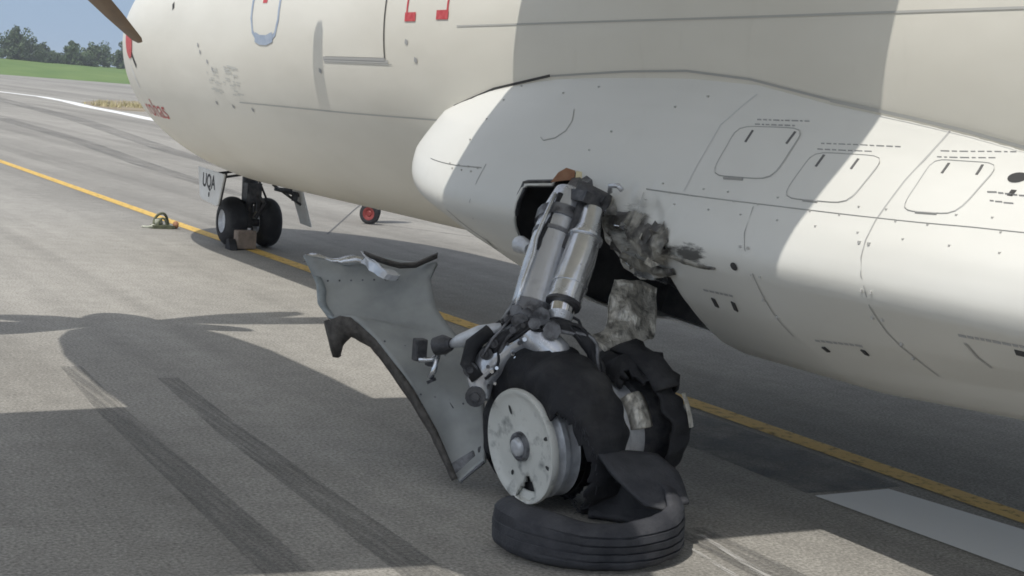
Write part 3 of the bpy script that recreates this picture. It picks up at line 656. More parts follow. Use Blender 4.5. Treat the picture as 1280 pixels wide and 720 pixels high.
mb = MB(); mb.tube([(-2.30, .53, .72), (-2.38, .535, .66), (-2.40, .53, .58), (-2.36, .50, .52)], .034, 10); mb.tube([(-2.26, .50, .76), (-2.33, .54, .68), (-2.38, .55, .60)], .02, 8); sub(mb.build('hose', MT['rubber'], smooth=True), arm)
HOOP = [(-2.30, 0.50, 0.64), (-2.282, 0.466, 0.681), (-2.243, 0.439, 0.734), (-2.174, 0.392, 0.77), (-2.104, 0.342, 0.785), (-2.035, 0.289, 0.772), (-1.986, 0.243, 0.731), (-1.959, 0.206, 0.661), (-1.95, .18, .56)]
hs = smooth_pts(HOOP, 26, .010, 2)
mb = MB(); mb.tube(hs, [.022 + .012 * abs(math.sin(k * .55)) for k in range(27)], 10); hb_ = part(mb.build('brake_hose_bundle', MT['rubber'], smooth=True))
for q_ in range(3):
    mb = MB(); mb.tube([p + Vector((.01 * math.sin(k * .6 + q_ * 2), -.028, .022 * math.cos(k * .5 + q_ * 2.1))) for k, p in enumerate(hs)], .009, 6); sub(mb.build('hose', MT['casting' if q_ == 1 else 'rubber'], smooth=True), hb_)
mb = MB(); mb.lathe([(.05, 0), (.05, .13), (.10, .16), (.34, .16), (.38, .12), (.62, .10), (.62, 0)], 24, MX); part(autosmooth(mb.build('axle', MT['darkmetal']), 40))

random.seed(21)
for k in range(16):
    t_ = k / 15; base = Vector((-2.13, .43, .80)).lerp(Vector((-2.36, .47, .50)), t_) + Vector((random.uniform(-.05, .06), random.uniform(-.05, 0), random.uniform(-.04, .05)))
    mb = MB(); d = Vector((-.5, -.86, random.uniform(-.2, .2))).normalized(); mb.tube([base, base + d * .03], random.uniform(.006, .012), 6); sub(mb.build('bolt', MT['alu'] if k % 2 else MT['darkmetal']), gl)
for k, q in enumerate(([(-1.90, .62, 1.20), (-1.98, .56, 1.05), (-2.06, .50, .93), (-2.16, .43, .80), (-2.20, .42, .72)], [(-2.20, .46, .82), (-2.27, .44, .77), (-2.33, .45, .70), (-2.37, .46, .62)], [(-2.09, .40, .80), (-2.06, .33, .84), (-1.99, .30, .80), (-1.97, .27, .72)], [(-1.95, .64, 1.12), (-2.05, .55, .99), (-2.12, .48, .86)], [(-2.24, .45, .73), (-2.30, .46, .66), (-2.29, .44, .58), (-2.34, .47, .52)])):
    mb = MB(); mb.tube(smooth_pts(q, 14, .006, k), .0065, 6); sub(mb.build('cable', MT['rubber'] if k % 2 == 0 else MT['casting'], smooth=True), gl)
for k, (t_, w_) in enumerate(((.46, .04),)):
    q = lerp_list(LEGTUBE, t_); d = (Vector(LEGTUBE[-1]) - Vector(LEGTUBE[0])).normalized(); mb = MB(); mb.tube([q - d * .010, q + d * .010], .103, 24); mb.box(q + Vector((-.05, -.082, .0)), (.03, .02, .03)); sub(autosmooth(mb.build('hose_clamp', MT['casting']), 40), gl)
q = lerp_list(SHOCK, .52); mb = MB(); mb.box(q + Vector((-.030, -.062, 0)), (.004, .03, .055), Matrix.Rotation(.55, 3, 'Z')); sub(mb.build('placard', MT['slot']), shk)
for t_ in (.30, .62, .8):
    q = lerp_list(SHOCK, t_); d = (Vector(SHOCK[-1]) - Vector(SHOCK[0])).normalized(); mb = MB(); mb.tube([q - d * .006, q + d * .006], .080, 24); sub(autosmooth(mb.build('retaining_ring', MT['alu']), 40), shk)
# near wheel: broken white rim, drum, and half of its tyre still on
def notch(i, a):       # the missing bite at the bottom of the disc
    a = a % 360; aa = 176 + 26 * (i - 3) / 6.0
    w_ = {4: 7, 5: 13, 6: 17, 7: 19, 8: 15, 9: 6}.get(i, 0)
    return not (abs(a - 176 + (8 - i) * 3) < w_)
prof = [(-.02, .0), (-.02, .05), (-.012, .075), (-.010, .105), (-.010, .13), (-.010, .155), (-.010, .18), (-.012, .205), (-.018, .222), (-.026, .232), (-.026, .246), (-.010, .250), (.012, .242), (.016, .20)]
mb = MB(); mb.lathe(prof, 96, MX, keep=notch); nw = part(mod_solid(autosmooth(mb.build('main_wheel_rim', MT['rim']), 40), .01))
nw['label'] = 'chalky white outer wheel half with a bite broken out at the bottom'
mb = MB(); mb.lathe([(.016, .20), (.020, .226), (.045, .228), (.052, .236), (.075, .236), (.080, .228), (.115, .230), (.125, .238), (.14, .20)], 64, MX); sub(autosmooth(mb.build('brake_drum', MT['drum'], smooth=True), 45), nw)
mb = MB(); mb.lathe([(-.052, 0), (-.052, .022), (-.048, .034), (-.046, .036), (-.030, .042), (-.018, .044)], 24, MX); sub(autosmooth(mb.build('hub_cap', MT['drum']), 30), nw)
mb = MB(); mb.lathe([(-.030, .044), (-.036, .050), (-.032, .062), (-.012, .066)], 24, MX, keep=None); sub(autosmooth(mb.build('hub_ring', MT['casting']), 30), nw)
for (rr, aa, ln) in [(.165, 30, .022), (.20, -68, .022), (.20, -105, .02), (.155, 150, .014)]:
    a = math.radians(aa); ctr = Vector((-.0125, rr * math.sin(a), rr * math.cos(a))); t_ = Vector((0, math.cos(a), -math.sin(a))); rd = Vector((0, math.sin(a), math.cos(a)))
    mb = MB(); mb.add([MX @ (ctr + t_ * .009 * math.cos(b) + rd * ln * math.sin(b)) for b in [2 * math.pi * k / 10 for k in range(10)]], [tuple(range(10))]); sub(mb.build('slot', MT['gap']), nw)
mb = MB(); mb.lathe([(.030, 0.0), (.030, .226)], 48, MX); sub(mb.build('inner_web', MT['darkmetal']), nw)
def tyre(x0, x1, rout, rin, mtx, keep, sag, name, m, n=96, seed=1):
    prof = []
    K = 22
    for k in range(K + 1):
        a = math.pi * (k / K); x = (x0 + x1) / 2 - math.cos(a) * (x1 - x0) / 2 * (1 + .10 * math.sin(2 * a) * 0)
        prof.append((x, rin + (rout - rin) * math.sin(a) ** .5))
    mb = MB(); mb.lathe(prof, n, mtx, keep=keep)
    out = []
    for i, q in enumerate(mb.v):
        loc = mtx.inverted() @ Vector(q); out.append(mtx @ sag(loc))
    used = sorted({k for f_ in mb.f for k in f_}); mp = {k: i for i, k in enumerate(used)}
    return mod_solid(obj(name, [out[k] for k in used], [tuple(mp[k] for k in f_) for f_ in mb.f], m, None, True), .014)
def sag1(q):
    r_ = math.hypot(q.y, q.z); a = math.degrees(math.atan2(-q.y, q.z)); n_ = noise.noise((q.x * 6, a * .03, 1))
    k = 1 + .06 * n_ + .05 * noise.noise((q.x * 3, a * .012, 8)); 
    if abs(a) > 105: k *= 1 - .25 * (abs(a) - 105) / 75 * (r_ / .42)
    if r_ > .3 and a < 0: k *= 1 + .02
    cr = noise.noise((a * .10, q.x * 5, 9)); k *= 1 + .03 * (cr if r_ > .28 else 0)
    if r_ > .28: k *= 1 - .05 * max(0, math.sin(a * .09 + q.x * 7 + 1)) ** 2
    return Vector((q.x + .03 * noise.noise((a * .05, 2, q.x * 4)) * (1 if r_ > .3 else .2) + .012 * cr * (r_ > .28), q.y * k, q.z * k))
def keep1(i, a):
    a = (a + 180) % 360 - 180      # 0 top, positive toward -Y i.e. aft
    k = min(1, i / 13.); k = k * k * (3 - 2 * k)
    e = (50 + 120 * k if a > 0 else 112 + 62 * k) + 7 * noise.noise((i * .35, a * .03, 3)) + 5 * noise.noise((i * 1.3, 7, a * .01))
    return abs(a) < e
ty1 = part(tyre(.005, .315, .41, .235, MX, keep1, sag1, 'main_wheel_tyre', MT['rubber'], 240)); ty1['label'] = 'dull black tyre half torn off the near wheel'
mb = MB(); mb.lathe([(.30, .06), (.28, .225), (.16, .232), (.15, .245)], 40, MX); sub(mb.build('tyre_bead', MT['rubber'], smooth=True), ty1)
mb = MB(); random.seed(12)
for k in range(70):
    u = k / 69; aa = math.radians(50 + 118 * (u * u * (3 - 2 * u)) + random.uniform(-3, 3)); x_ = .005 + .20 * u + random.uniform(-.01, .01); r0 = .25 + .14 * math.sin(math.pi * min(1, u + .15)) + random.uniform(-.01, .02)
    q = MX @ Vector((x_, -r0 * math.sin(aa), r0 * math.cos(aa))); e_ = MX @ Vector((x_ + random.uniform(-.01, .01), -(r0 + random.uniform(-.03, .01)) * math.sin(aa + random.uniform(.04, .13)), (r0 + random.uniform(-.03, .01)) * math.cos(aa + random.uniform(.04, .13))))
    mb.tube([q, q.lerp(e_, .5) + Vector((random.uniform(-.006, .006), -.004, 0)), e_], .0022, 4, False)
tag(sub(mb.build('frayed_cord', MT['tread']), ty1), kind='stuff')
# inboard wheel
MX2 = Matrix.Translation(HUB + DIRA * .375) @ TIL
BARREL = [(.10, .20), (.12, .236), (.27, .236), (.29, .0)]
mb = MB(); mb.lathe([(-.03, .17), (-.03, .205), (-.020, .226), (-.024, .246), (-.008, .250), (.014, .242), (.02, .215), (.12, .215), (.16, .225), (.16, .05)], 72, MX2); iw = part(mod_solid(autosmooth(mb.build('main_wheel_rim', MT['drum']), 40), .006))
mb = MB(); mb.lathe([(.0, 0), (.0, .165)], 40, MX2); sub(mb.build('inner_web', MT['darkmetal']), iw)
mb = MB(); mb.lathe(BARREL, 40, MX2); sub(autosmooth(mb.build('wheel_barrel', MT['darkmetal']), 40), iw)
for a in (80, 104):
    mb = MB(); ctr = MX2 @ Vector((-.03, -.15 * math.sin(math.radians(a)), .15 * math.cos(math.radians(a)))); mb.box(ctr, (.05, .035, .05)); sub(mod_bevel(mb.build('brake_lug', MT['greymetal']), .006), iw)
mb = MB(); mb.lathe([(.02, .228), (.05, .262), (.10, .268), (.13, .250)], 24, MX2, 42, 78); sub(mod_solid(mb.build('torn_rim_edge', MT['scrap'], smooth=True), .006), iw)
def sag2(q):
    r_ = math.hypot(q.y, q.z); a = math.degrees(math.atan2(-q.y, q.z)); n_ = noise.noise((q.x * 5, a * .03, 7)); k = 1 + .06 * n_
    if abs(a) > 120: k *= 1 - .30 * (abs(a) - 120) / 60 * (r_ / .42)
    cr = noise.noise((a * .11, q.x * 5, 2)); k *= 1 + .045 * (cr if r_ > .27 else 0) - .03 * max(0, math.sin(a * .21 + q.x * 9)) * (r_ > .27)
    return Vector((q.x + .025 * n_ + .014 * cr, q.y * k, q.z * k))
def keep2(i, a):
    a = (a + 180) % 360 - 180
    lim = 28 + 8 * noise.noise((i * .5, 1, 9)) + 6 * noise.noise((i * 1.4, a * .02, 4)) + max(0, i - 5) * 5
    if i < 10: return -70 < a < lim or a > 158 - i * 2
    return True
ty2 = part(tyre(.05, .27, .345, .235, MX2, keep2, sag2, 'main_wheel_tyre', MT['rubber'], 240)); ty2['label'] = 'sagging black tyre on the inboard wheel'
# torn flap of tread at the top of the inboard tyre
rows = []
for k in range(9):
    a = math.radians(-8 + k * 7.5); rows.append([MX2 @ Vector((x, -(r_) * math.sin(a), r_ * math.cos(a))) for x, r_ in [(.12, .345), (.18, .36 + .01 * math.sin(k)), (.235, .365 + .015 * math.sin(k * 1.7)), (.275, .335 + .03 * math.sin(k * 2.1)), (.28, .28 + .03 * math.sin(k * 1.3))]])
mb = MB(); mb.grid(rows); sub(mod_solid(mb.build('tread_flap', MT['rubber'], smooth=True), .018), ty2)
rows = [[MX2 @ Vector((x, -r_ * math.sin(math.radians(a)), r_ * math.cos(math.radians(a)))) for a in range(58, 84, 4)] for x, r_ in [(.235, .362), (.25, .365), (.265, .355)]]
mb = MB(); mb.grid(rows); sub(mb.build('exposed_cord', MT['scrap'], smooth=True), ty2)

# ------------------------------------------------------------------ gear door torn loose, hanging on its rod
DL = [(-2.772, 1.529, 0.915), (-2.74, 1.429, 0.796), (-2.755, 1.361, 0.711), (-2.734, 1.276, 0.657), (-2.667, 1.176, 0.68), (-2.594, 1.057, 0.592), (-2.506, 0.921, 0.45), (-2.404, 0.766, 0.222), (-2.361, 0.651, 0.047), (-2.362, 0.586, 0.035)]
DR = [(-2.204, 1.259, 0.929), (-2.261, 1.21, 0.85), (-2.265, 1.124, 0.729), (-2.237, 1.026, 0.651), (-2.207, 0.929, 0.592), (-2.188, 0.836, 0.515), (-2.184, 0.742, 0.367), (-2.207, 0.669, 0.255), (-2.236, 0.604, 0.18), (-2.268, 0.545, 0.134)]
VIEWN = Vector((.47, .87, -.13)).normalized()      # away from the leg, the way the door bulges
def lerp_list(L_, t):
    x = t * (len(L_) - 1); i = min(int(x), len(L_) - 2); return Vector(L_[i]).lerp(Vector(L_[i + 1]), x - i)
rows = []
NT = 40
for k in range(NT + 1):
    t = k / NT; a, b = lerp_list(DL, t), lerp_list(DR, t); row = []
    for j in range(17):
        u = j / 16; q = a.lerp(b, u); q = q + VIEWN * (.035 * math.sin(math.pi * u) * (1 - .5 * t) + .010 * noise.noise(q * 9))
        if k == 0: q.z += -.012 * math.sin(u * 9)
        if t < .08: q = q + VIEWN * (-.02 * math.sin(u * 7 + 1))
        row.append(q)
    rows.append(row)
mb = MB(); mb.grid(rows); gd = part(mod_solid(mb.build('main_gear_door', MT['panelgrey'], smooth=True), .02, 0)); gd['label'] = 'grey landing gear door torn loose and standing on its lower tip'
AO = [(-2.713, 1.359, 0.617), (-2.695, 1.283, 0.474), (-2.68, 1.252, 0.48), (-2.675, 1.244, 0.534), (-2.649, 1.198, 0.56), (-2.593, 1.137, 0.522), (-2.543, 1.038, 0.439), (-2.478, 0.901, 0.313), (-2.425, 0.784, 0.19), (-2.396, 0.682, 0.085), (-2.38, 0.619, 0.031)]
AI = [(-2.728, 1.325, 0.641), (-2.723, 1.299, 0.638), (-2.715, 1.273, 0.657), (-2.701, 1.244, 0.673), (-2.658, 1.196, 0.677), (-2.586, 1.073, 0.589), (-2.54, 0.988, 0.511), (-2.477, 0.864, 0.38), (-2.419, 0.739, 0.229), (-2.394, 0.652, 0.121), (-2.38, 0.599, 0.051)]
def smooth_pl(L_, n):
    return [lerp_list(L_, k / n) for k in range(n + 1)]
A1, A2 = smooth_pl(AO, 40), smooth_pl(AI, 40)
A1 = [a.lerp(b, .48 * min(1, max(0, (k - 12) / 8))) for k, (a, b) in enumerate(zip(A1, A2))]
mb = MB(); mb.grid([[p + VIEWN * .01 + Vector((0, 0, .006 * noise.noise(p * 40))) for p in A1], [a.lerp(b, .5) - VIEWN * .012 for a, b in zip(A1, A2)], [p - VIEWN * .016 for p in A2]]); sub(mod_solid(mb.build('wheel_arch_edge', MT['edge'], smooth=True), .022, 0), gd)
# bright flange down the bent outer edge
mb = MB(); mb.grid([[lerp_list(DL[:4], k / 20) - VIEWN * .014 + Vector((-.006, 0, 0)) for k in range(21)], [lerp_list(DL[:4], k / 20) - VIEWN * .02 + Vector((.035, -.01, -.01)) + Vector((.008, 0, 0)) * noise.noise((k * .4, 0, 0)) for k in range(21)]]); sub(mod_solid(mb.build('bent_flange', mat('pale_flange', (.36, .40, .42), (.24, .27, .28), 14, .4, .3), smooth=True), .008), gd)
CU = [(-2.538, 1.375, 0.954), (-2.505, 1.307, 0.94), (-2.465, 1.259, 0.928), (-2.407, 1.247, 0.916), (-2.333, 1.228, 0.923), (-2.25, 1.231, 0.958), (-2.227, 1.22, 0.971)]
mb = MB(); mb.grid([[p + Vector((0, 0, .010)) for p in smooth_pl(CU, 18)], [p + VIEWN * -.016 + Vector((0, 0, .0)) for p in smooth_pl(CU, 18)], [p + VIEWN * .03 + Vector((0, 0, -.018)) for p in smooth_pl(CU, 18)]]); sub(mod_solid(mb.build('torn_lip', MT['edge'], smooth=True), .008), gd)
TOPE = [Vector(DL[0]).lerp(Vector(DR[0]), u) for u in [k / 20 for k in range(0, 11)]]
mb = MB(); mb.grid([[p + Vector((0, 0, .006 + .012 * math.sin(i * 1.1))) - VIEWN * .012 for i, p in enumerate(TOPE)], [p + Vector((0, 0, -.03 + .008 * math.sin(i * 1.7))) - VIEWN * .02 for i, p in enumerate(TOPE)]]); sub(mod_solid(mb.build('bent_flange', MT['alu'], smooth=True), .008), gd)
C2 = [(-2.566, 1.353, 0.933), (-2.538, 1.274, 0.902), (-2.506, 1.205, 0.871), (-2.461, 1.179, 0.871)]
rows = [[lerp_list(C2, k / 8) + off + Vector((.012, 0, .012)) * noise.noise((k * 1.3, s_, 0)) for k in range(9)] for s_, off in enumerate((Vector((0, 0, .03)), Vector((.012, -.03, .005)), Vector((.0, -.01, -.022))))]
mb = MB(); mb.grid(rows); sub(mod_solid(mb.build('folded_scrap', MT['greymetal']), .006), gd)
mb = MB(); mb.box((-2.478, .84, .585), (.055, .05, .10)); mb.box((-2.44, .80, .535), (.04, .04, .035)); sub(mod_bevel(mb.build('rod_bracket', MT['darkmetal']), .006), gd)
mb = MB(); mb.tube([(-2.50, .80, .545), (-2.45, .775, .55), (-2.425, .765, .575)], .012, 8); mb.tube([(-2.425, .765, .575), (-2.432, .775, .50), (-2.445, .785, .465)], .014, 8); sub(mb.build('clevis', MT['alu'], smooth=True), gd)
mb = MB(); mb.tube([(-2.445, .775, .462), (-2.44, .77, .45)], .022, 10); sub(mb.build('bolt', MT['darkmetal']), gd)
ROD = [(-2.264, 0.488, 0.747), (-2.329, 0.567, 0.706), (-2.385, 0.639, 0.659), (-2.411, 0.686, 0.633)]
mb = MB(); mb.tube(ROD, [.02, .034, .03, .014], 14); rod = part(mb.build('door_rod', MT['drum'], smooth=True))
mb = MB(); mb.tube([(-2.405, 0.68, 0.637), (-2.425, .71, .630), (-2.452, 0.745, 0.615)], [.028, .045, .04], 12); sub(autosmooth(mb.build('rod_end', MT['darkmetal'], smooth=True), 50), rod)
def door_pt(t, u, off): return lerp_list(DL, t).lerp(lerp_list(DR, t), u) + VIEWN * (.035 * math.sin(math.pi * u) * (1 - .5 * t) + off)
mb = MB(); mb.grid([[door_pt(.86 + .14 * i / 4, .04 + .9 * j / 8, -.016 + .006 * noise.noise((i, j * .9, 0))) for j in range(9)] for i in range(5)]); sub(mod_solid(mb.build('tip_plate', MT['casting']), .006), gd)
mb = MB()
for (t_, n_) in ((.10, 9), (.55, 5), (.70, 5)):
    for k in range(n_):
        q = door_pt(t_, .1 + .8 * k / (n_ - 1), -.012); mb.tube([q + VIEWN * .004, q - VIEWN * .002], .005, 6)
tag(sub(mb.build('fastener', MT['casting']), gd), kind='stuff')
for q in ([(.22, .62), (.25, .64)], [(.64, .42), (.72, .52)]):
    mb = MB(); mb.tube([door_pt(a, b, -.0115) for a, b in q], .0025, 5); sub(mb.build('scratch', MT['casting']), gd)

# ------------------------------------------------------------------ torn skin round the opening
G = [[(-1.639, 0.585, 0.954), (-1.542, 0.551, 0.949), (-1.439, 0.523, 0.924)], [(-1.696, 0.521, 0.842), (-1.597, 0.485, 0.829), (-1.473, 0.468, 0.806)], [(-1.744, 0.464, 0.734), (-1.646, 0.432, 0.746), (-1.511, 0.418, 0.704)], [(-1.851, 0.442, 0.717), (-1.778, 0.379, 0.648), (-1.593, 0.404, 0.685)]]
def dense(Gr, n, m_, amp, sc, dirn):
    rows = []
    for i in range(n + 1):
        r_ = []
        for j in range(m_ + 1):
            q = lerp_list([lerp_list(row, j / m_) for row in Gr], i / n); e = 1 if 0 < i < n and 0 < j < m_ else .6
            r_.append(q + Vector(dirn) * amp * noise.noise(q * sc) * e + Vector((noise.noise(q * sc * 1.3 + Vector((5, 0, 0))), 0, noise.noise(q * sc * 1.3 + Vector((0, 5, 0))))) * amp * .5)
        rows.append(r_)
    return rows
mb = MB(); mb.grid(dense(G, 26, 22, .035, 11, (-.4, -.85, .2))); part(mod_solid(mb.build('torn_skin', MT['scrap']), .004))['label'] = 'crumpled scraped aluminium sheet hanging behind the wheels'
W_ = [[(-1.605, 0.480, 1.030), (-1.560, 0.42, 1.027), (-1.488, 0.374, 0.995)], [(-1.64, .43, .985), (-1.585, .375, .975), (-1.515, .35, .962)]]
mb = MB(); mb.grid(dense(W_, 4, 8, .015, 25, (-.5, -.8, 0))); part(mod_solid(mb.build('torn_skin', MT['alu']), .004))
mb = MB(); mb.add([(-1.775, .99, 1.352), (-1.74, .985, 1.40), (-1.70, .98, 1.425), (-1.665, .955, 1.415), (-1.672, .945, 1.372), (-1.72, .965, 1.365)], [tuple(range(6))]); part(mod_solid(mb.build('torn_skin', MT['brown']), .008))
mb = MB(); mb.add([(-1.668, .94, 1.412), (-1.645, .925, 1.41), (-1.655, .905, 1.368), (-1.676, .93, 1.37)], [tuple(range(4))]); part(mod_solid(mb.build('torn_skin', MT['cream']), .006))
mb = MB(); mb.tube([(-1.79, 1.20, 1.03), (-1.80, 1.15, 1.03), (-1.80, 1.09, 1.02)], [.045, .04, .03], 12); part(autosmooth(mb.build('bent_fitting', MT['drum'], smooth=True), 50))
# crushed dark shreds on the fairing side, each a bent scrap
def shred(pts, amp, m, seed, lift):
    rows = []
    random.seed(seed)
    N, K = 26, 8
    for k in range(N + 1):
        x = k / N * (len(pts) - 1); i0 = min(int(x), len(pts) - 2); f_ = x - i0
        p, y, hw = [pts[i0][c_] * (1 - f_) + pts[i0 + 1][c_] * f_ for c_ in range(3)]
        j0, j1 = random.uniform(.85, 1.12), random.uniform(.85, 1.12); row = []
        for q in range(K + 1):
            v_ = q / K * 2 - 1; pp = p + hw * v_ * (j0 if v_ < 0 else j1); yy_ = y + .010 * noise.noise((pp * 2.0, y * 40, seed))
            rid = 1 - abs(noise.noise((pp * .5, y * 10, seed))) * 2; r2 = noise.noise((pp * 1.1, y * 22, seed + 3))
            row.append(ff(pp, yy_, .002 + (1 - abs(v_) ** 3) * (lift + amp * rid * .7 + amp * .45 * r2)))
        rows.append(row)
    mb = MB(); mb.grid(rows); return part(mod_solid(mb.build('torn_skin', m), .004))
shred([(27.6, .70, .5), (28.2, .64, 1.2), (29.0, .60, 1.3), (29.3, .55, .9), (29.0, .48, .8), (28.9, .42, .9), (29.3, .38, 1.2), (29.6, .34, 1.6)], .03, MT['torn'], 4, .012)
shred([(29.6, .40, .6), (30.4, .36, 1.4), (31.0, .31, 2.0), (31.2, .25, 2.6), (31.0, .19, 2.5), (30.8, .14, 1.6), (30.6, .11, .5)], .035, MT['torn'], 9, .018)
shred([(33.4, .50, .5), (34.3, .44, .9), (34.8, .36, 1.1), (35.0, .29, .9), (35.0, .22, .7), (34.5, .14, .5)], .025, MT['torn'], 11, .012)
blob('dent_hole', 30.6, .17, 1.5, .045, MT['gap']); blob('dent_hole', 30.2, .36, .9, .03, MT['gap'])
shred([(29.4, .60, .3), (31.5, .56, .5), (33.5, .52, .5), (35.5, .50, .3)], .022, MT['torn'], 15, .008)
shred([(31.9, .12, .2), (32.3, .05, .45), (32.5, -.04, .4), (32.6, -.14, .3), (32.4, -.2, .1)], .012, MT['torn'], 17, .002)
shred([(27.0, .73, .15), (27.4, .70, .5), (28.0, .67, .6), (28.6, .63, .4), (29.0, .60, .1)], .02, MT['alu'], 6, .02)
random.seed(31)
for k, (p, y, sz, mm) in enumerate([(28.2, .66, .05, 'torn'), (28.6, .56, .045, 'torn'), (29.2, .47, .05, 'alu'), (29.0, .40, .04, 'torn'), (30.0, .30, .05, 'scrap'), (29.5, .21, .055, 'torn'), (31.4, .13, .05, 'torn'), (32.5, .22, .06, 'scrap'), (33.4, .34, .06, 'torn'), (34.2, .46, .05, 'alu'), (32.0, .42, .04, 'torn'), (30.9, .52, .045, 'fair')]):
    c0 = ff(p, y, .012); nrm = (ff(p, y, .1) - ff(p, y, 0)).normalized(); a0 = random.uniform(0, 6.28); tv = Vector((0, 1, 0)); bv = nrm.cross(tv)
    pts_ = []
    for q in range(5):
        a_ = a0 + q * 1.2566 + random.uniform(-.3, .3); rr_ = sz * random.uniform(.35, 1.0); pts_.append(c0 + tv * rr_ * math.cos(a_) + bv * rr_ * .8 * math.sin(a_) + nrm * random.uniform(-.008, .05))
    mb = MB(); mb.add([c0 + nrm * .02] + pts_, [(0, 1 + q, 1 + (q + 1) % 5) for q in range(4)]); part(mod_solid(mb.build('torn_skin', MT[mm]), .003))
mb = MB(); mb.tube([(-1.72, .56, 1.345), (-1.735, .54, 1.375), (-1.72, .50, 1.38), (-1.71, .48, 1.36)], .012, 8); part(mb.build('bent_bracket', MT['greymetal'], smooth=True))

# ================================================================== LOOSE THINGS
# torn tread ring round the foot of the near wheels
RC = Vector((-2.255, -.285, 0)); RN = 100; A0, A1_ = -14, 236
prof = []
for h, r_ in [(.012, .385), (.03, .408), (.055, .418), (.068, .4185), (.070, .408), (.078, .408), (.080, .4195), (.112, .421), (.114, .410), (.122, .410), (.124, .421), (.158, .421), (.160, .410), (.168, .410), (.170, .420), (.205, .4165), (.207, .406), (.215, .406), (.217, .413), (.238, .404), (.255, .386), (.266, .36), (.268, .335)]: prof.append((h, r_))
rows = []
for (h, r_) in prof:
    row = []
    for k in range(RN + 1):
        h = h * 1
        a = math.radians(A0 - 180 + (A1_ - A0) * k / RN); u = k / RN
        fade = max(0, min(1, (-math.cos(a) - .45) / .4)); r_2 = r_ + (max(0, .419 - r_) * fade if .06 < h < .22 else 0)
        rr = r_2 * .93 * (1 + .03 * math.sin(2 * a + .6)) + .012 * noise.noise((a * 2.2, h * 6, 0)) + .006 * noise.noise((a * 6, h * 14, 5)); hh = (h + .010 * math.sin(a * 3.1 + 1) * (h / .26) * (1 - h / .30)) * (1 + .06 * math.sin(a * 1.0 + 2.2)) + .012 * noise.noise((a * 1.4, 3, 0)) * (h / .26)
        lean = .22 * (h / .26) * .0
        row.append(RC + Vector((rr * math.cos(a), rr * math.sin(a), max(.004, hh * (.70 + .04 * math.sin(a) + .22 * max(0, -math.cos(a) - .55) + .30 * max(0, math.cos(a) - .55))))))
    rows.append(row)
mb = MB(); mb.grid(rows); tt = mod_solid(mb.build('torn_tyre', MT['tread'], smooth=True), .03)
autosmooth(tt, 38); tag(tt, 'torn ring of grooved black tyre tread lying round the foot of the broken wheel', 'tyre')
FL = [[(-2.117, -0.098, 0.331), (-1.947, -0.081, 0.325), (-1.822, -0.122, 0.31)], [(-2.101, -0.175, 0.279), (-1.96, -0.201, 0.272), (-1.797, -0.237, 0.265)], [(-2.07, -0.28, 0.215), (-1.99, -0.33, 0.20), (-1.835, -0.345, 0.225)], [(-2.05, -0.37, .17), (-1.98, -0.43, .165), (-1.872, -0.43, .185)]]
mb = MB(); mb.grid(dense(FL, 14, 10, .016, 7, (0, -.4, 1))); o = mod_solid(mb.build('sidewall_flap', MT['tread'], smooth=True), .014); sub(o, tt)

sp_ = mod_bevel(MB().box((1.05, 9.0, .012), (.16, .03, .02), Matrix.Rotation(-.9, 3, 'Z')).build('metal_splinter', MT['alu']), .003)
tag(sp_, 'small pale metal splinter lying in the shadow beyond the torn gear door', 'splinter')
# chocks at the nose wheel
ch = mod_bevel(MB().box((-.06, 9.80, .105), (.21, .12, .19), Matrix.Rotation(.06, 3, 'Z')).build('wheel_chock', MT['chock']), .012)
tag(ch, 'brown wooden block wedged behind the twin nose wheels', 'wheel chock')
mb = MB(); mb.add([(x - .13, y + .02, z) for x, y, z in [(-.12, 9.84, 0), (-.04, 9.84, 0), (-.04, 9.66, 0), (-.12, 9.66, 0), (-.12, 9.82, .10), (-.04, 9.82, .10), (-.04, 9.76, .11), (-.12, 9.76, .11)]], [(0, 1, 2, 3), (4, 7, 6, 5), (0, 4, 5, 1), (1, 5, 6, 2), (2, 6, 7, 3), (3, 7, 4, 0)])
c2 = mod_bevel(mb.build('wheel_chock', MT['rubber']), .006); tag(c2, 'small dark wedge beside the brown block at the left nose wheel', 'wheel chock')
# heap on the yellow line
hp = empty('rope_heap', (-.36, 11.75, 0), 'small heap of pale cord and an olive hose loop on the yellow line', 'heap')
def hpart(mb, name, m, sm=True):
    o = mb.build(name, m, None, sm); o.parent = hp; o.matrix_parent_inverse = Matrix.Translation((.36, -11.75, 0)); return o
mb = MB(); mb.tube([(-.44 + .085 * (1 - math.cos(t)) , 11.75 + .02 * math.sin(3 * t), .02 + .155 * math.sin(t)) for t in [math.pi * k / 14 for k in range(15)]], .016, 8); hpart(mb, 'hose_loop', MT['hoop'])
mb = MB(); mb.tube([(-.40 + .05 * (1 - math.cos(t)), 11.72, .02 + .10 * math.sin(t)) for t in [math.pi * k / 10 for k in range(11)]], .013, 8); hpart(mb, 'hose_loop', MT['hoop'])
mb = MB(); mb.tube([(-.43, 11.78, .03), (-.40, 11.77, .07), (-.37, 11.78, .08), (-.345, 11.77, .04)], [.02, .05, .05, .02], 10); hpart(mb, 'cord_bundle', MT['cord'])
mb = MB(); mb.tube([(-.56, 11.80, .012), (-.50, 11.74, .012), (-.46, 11.72, .03), (-.42, 11.70, .02)], [.012, .016, .02, .02], 8); hpart(mb, 'cord_bundle', MT['cord'])
mb = MB(); mb.box((-.36, 11.74, .022), (.22, .12, .04)); mb.box((-.27, 11.72, .02), (.12, .05, .035)); hpart(mb, 'base_block', MT['hoop'], False)
mb = MB(); mb.tube([(-.20, 11.70, .03), (-.19, 11.74, .055), (-.185, 11.78, .04)], [.03, .035, .02], 10); hpart(mb, 'end_knob', MT['brown'])
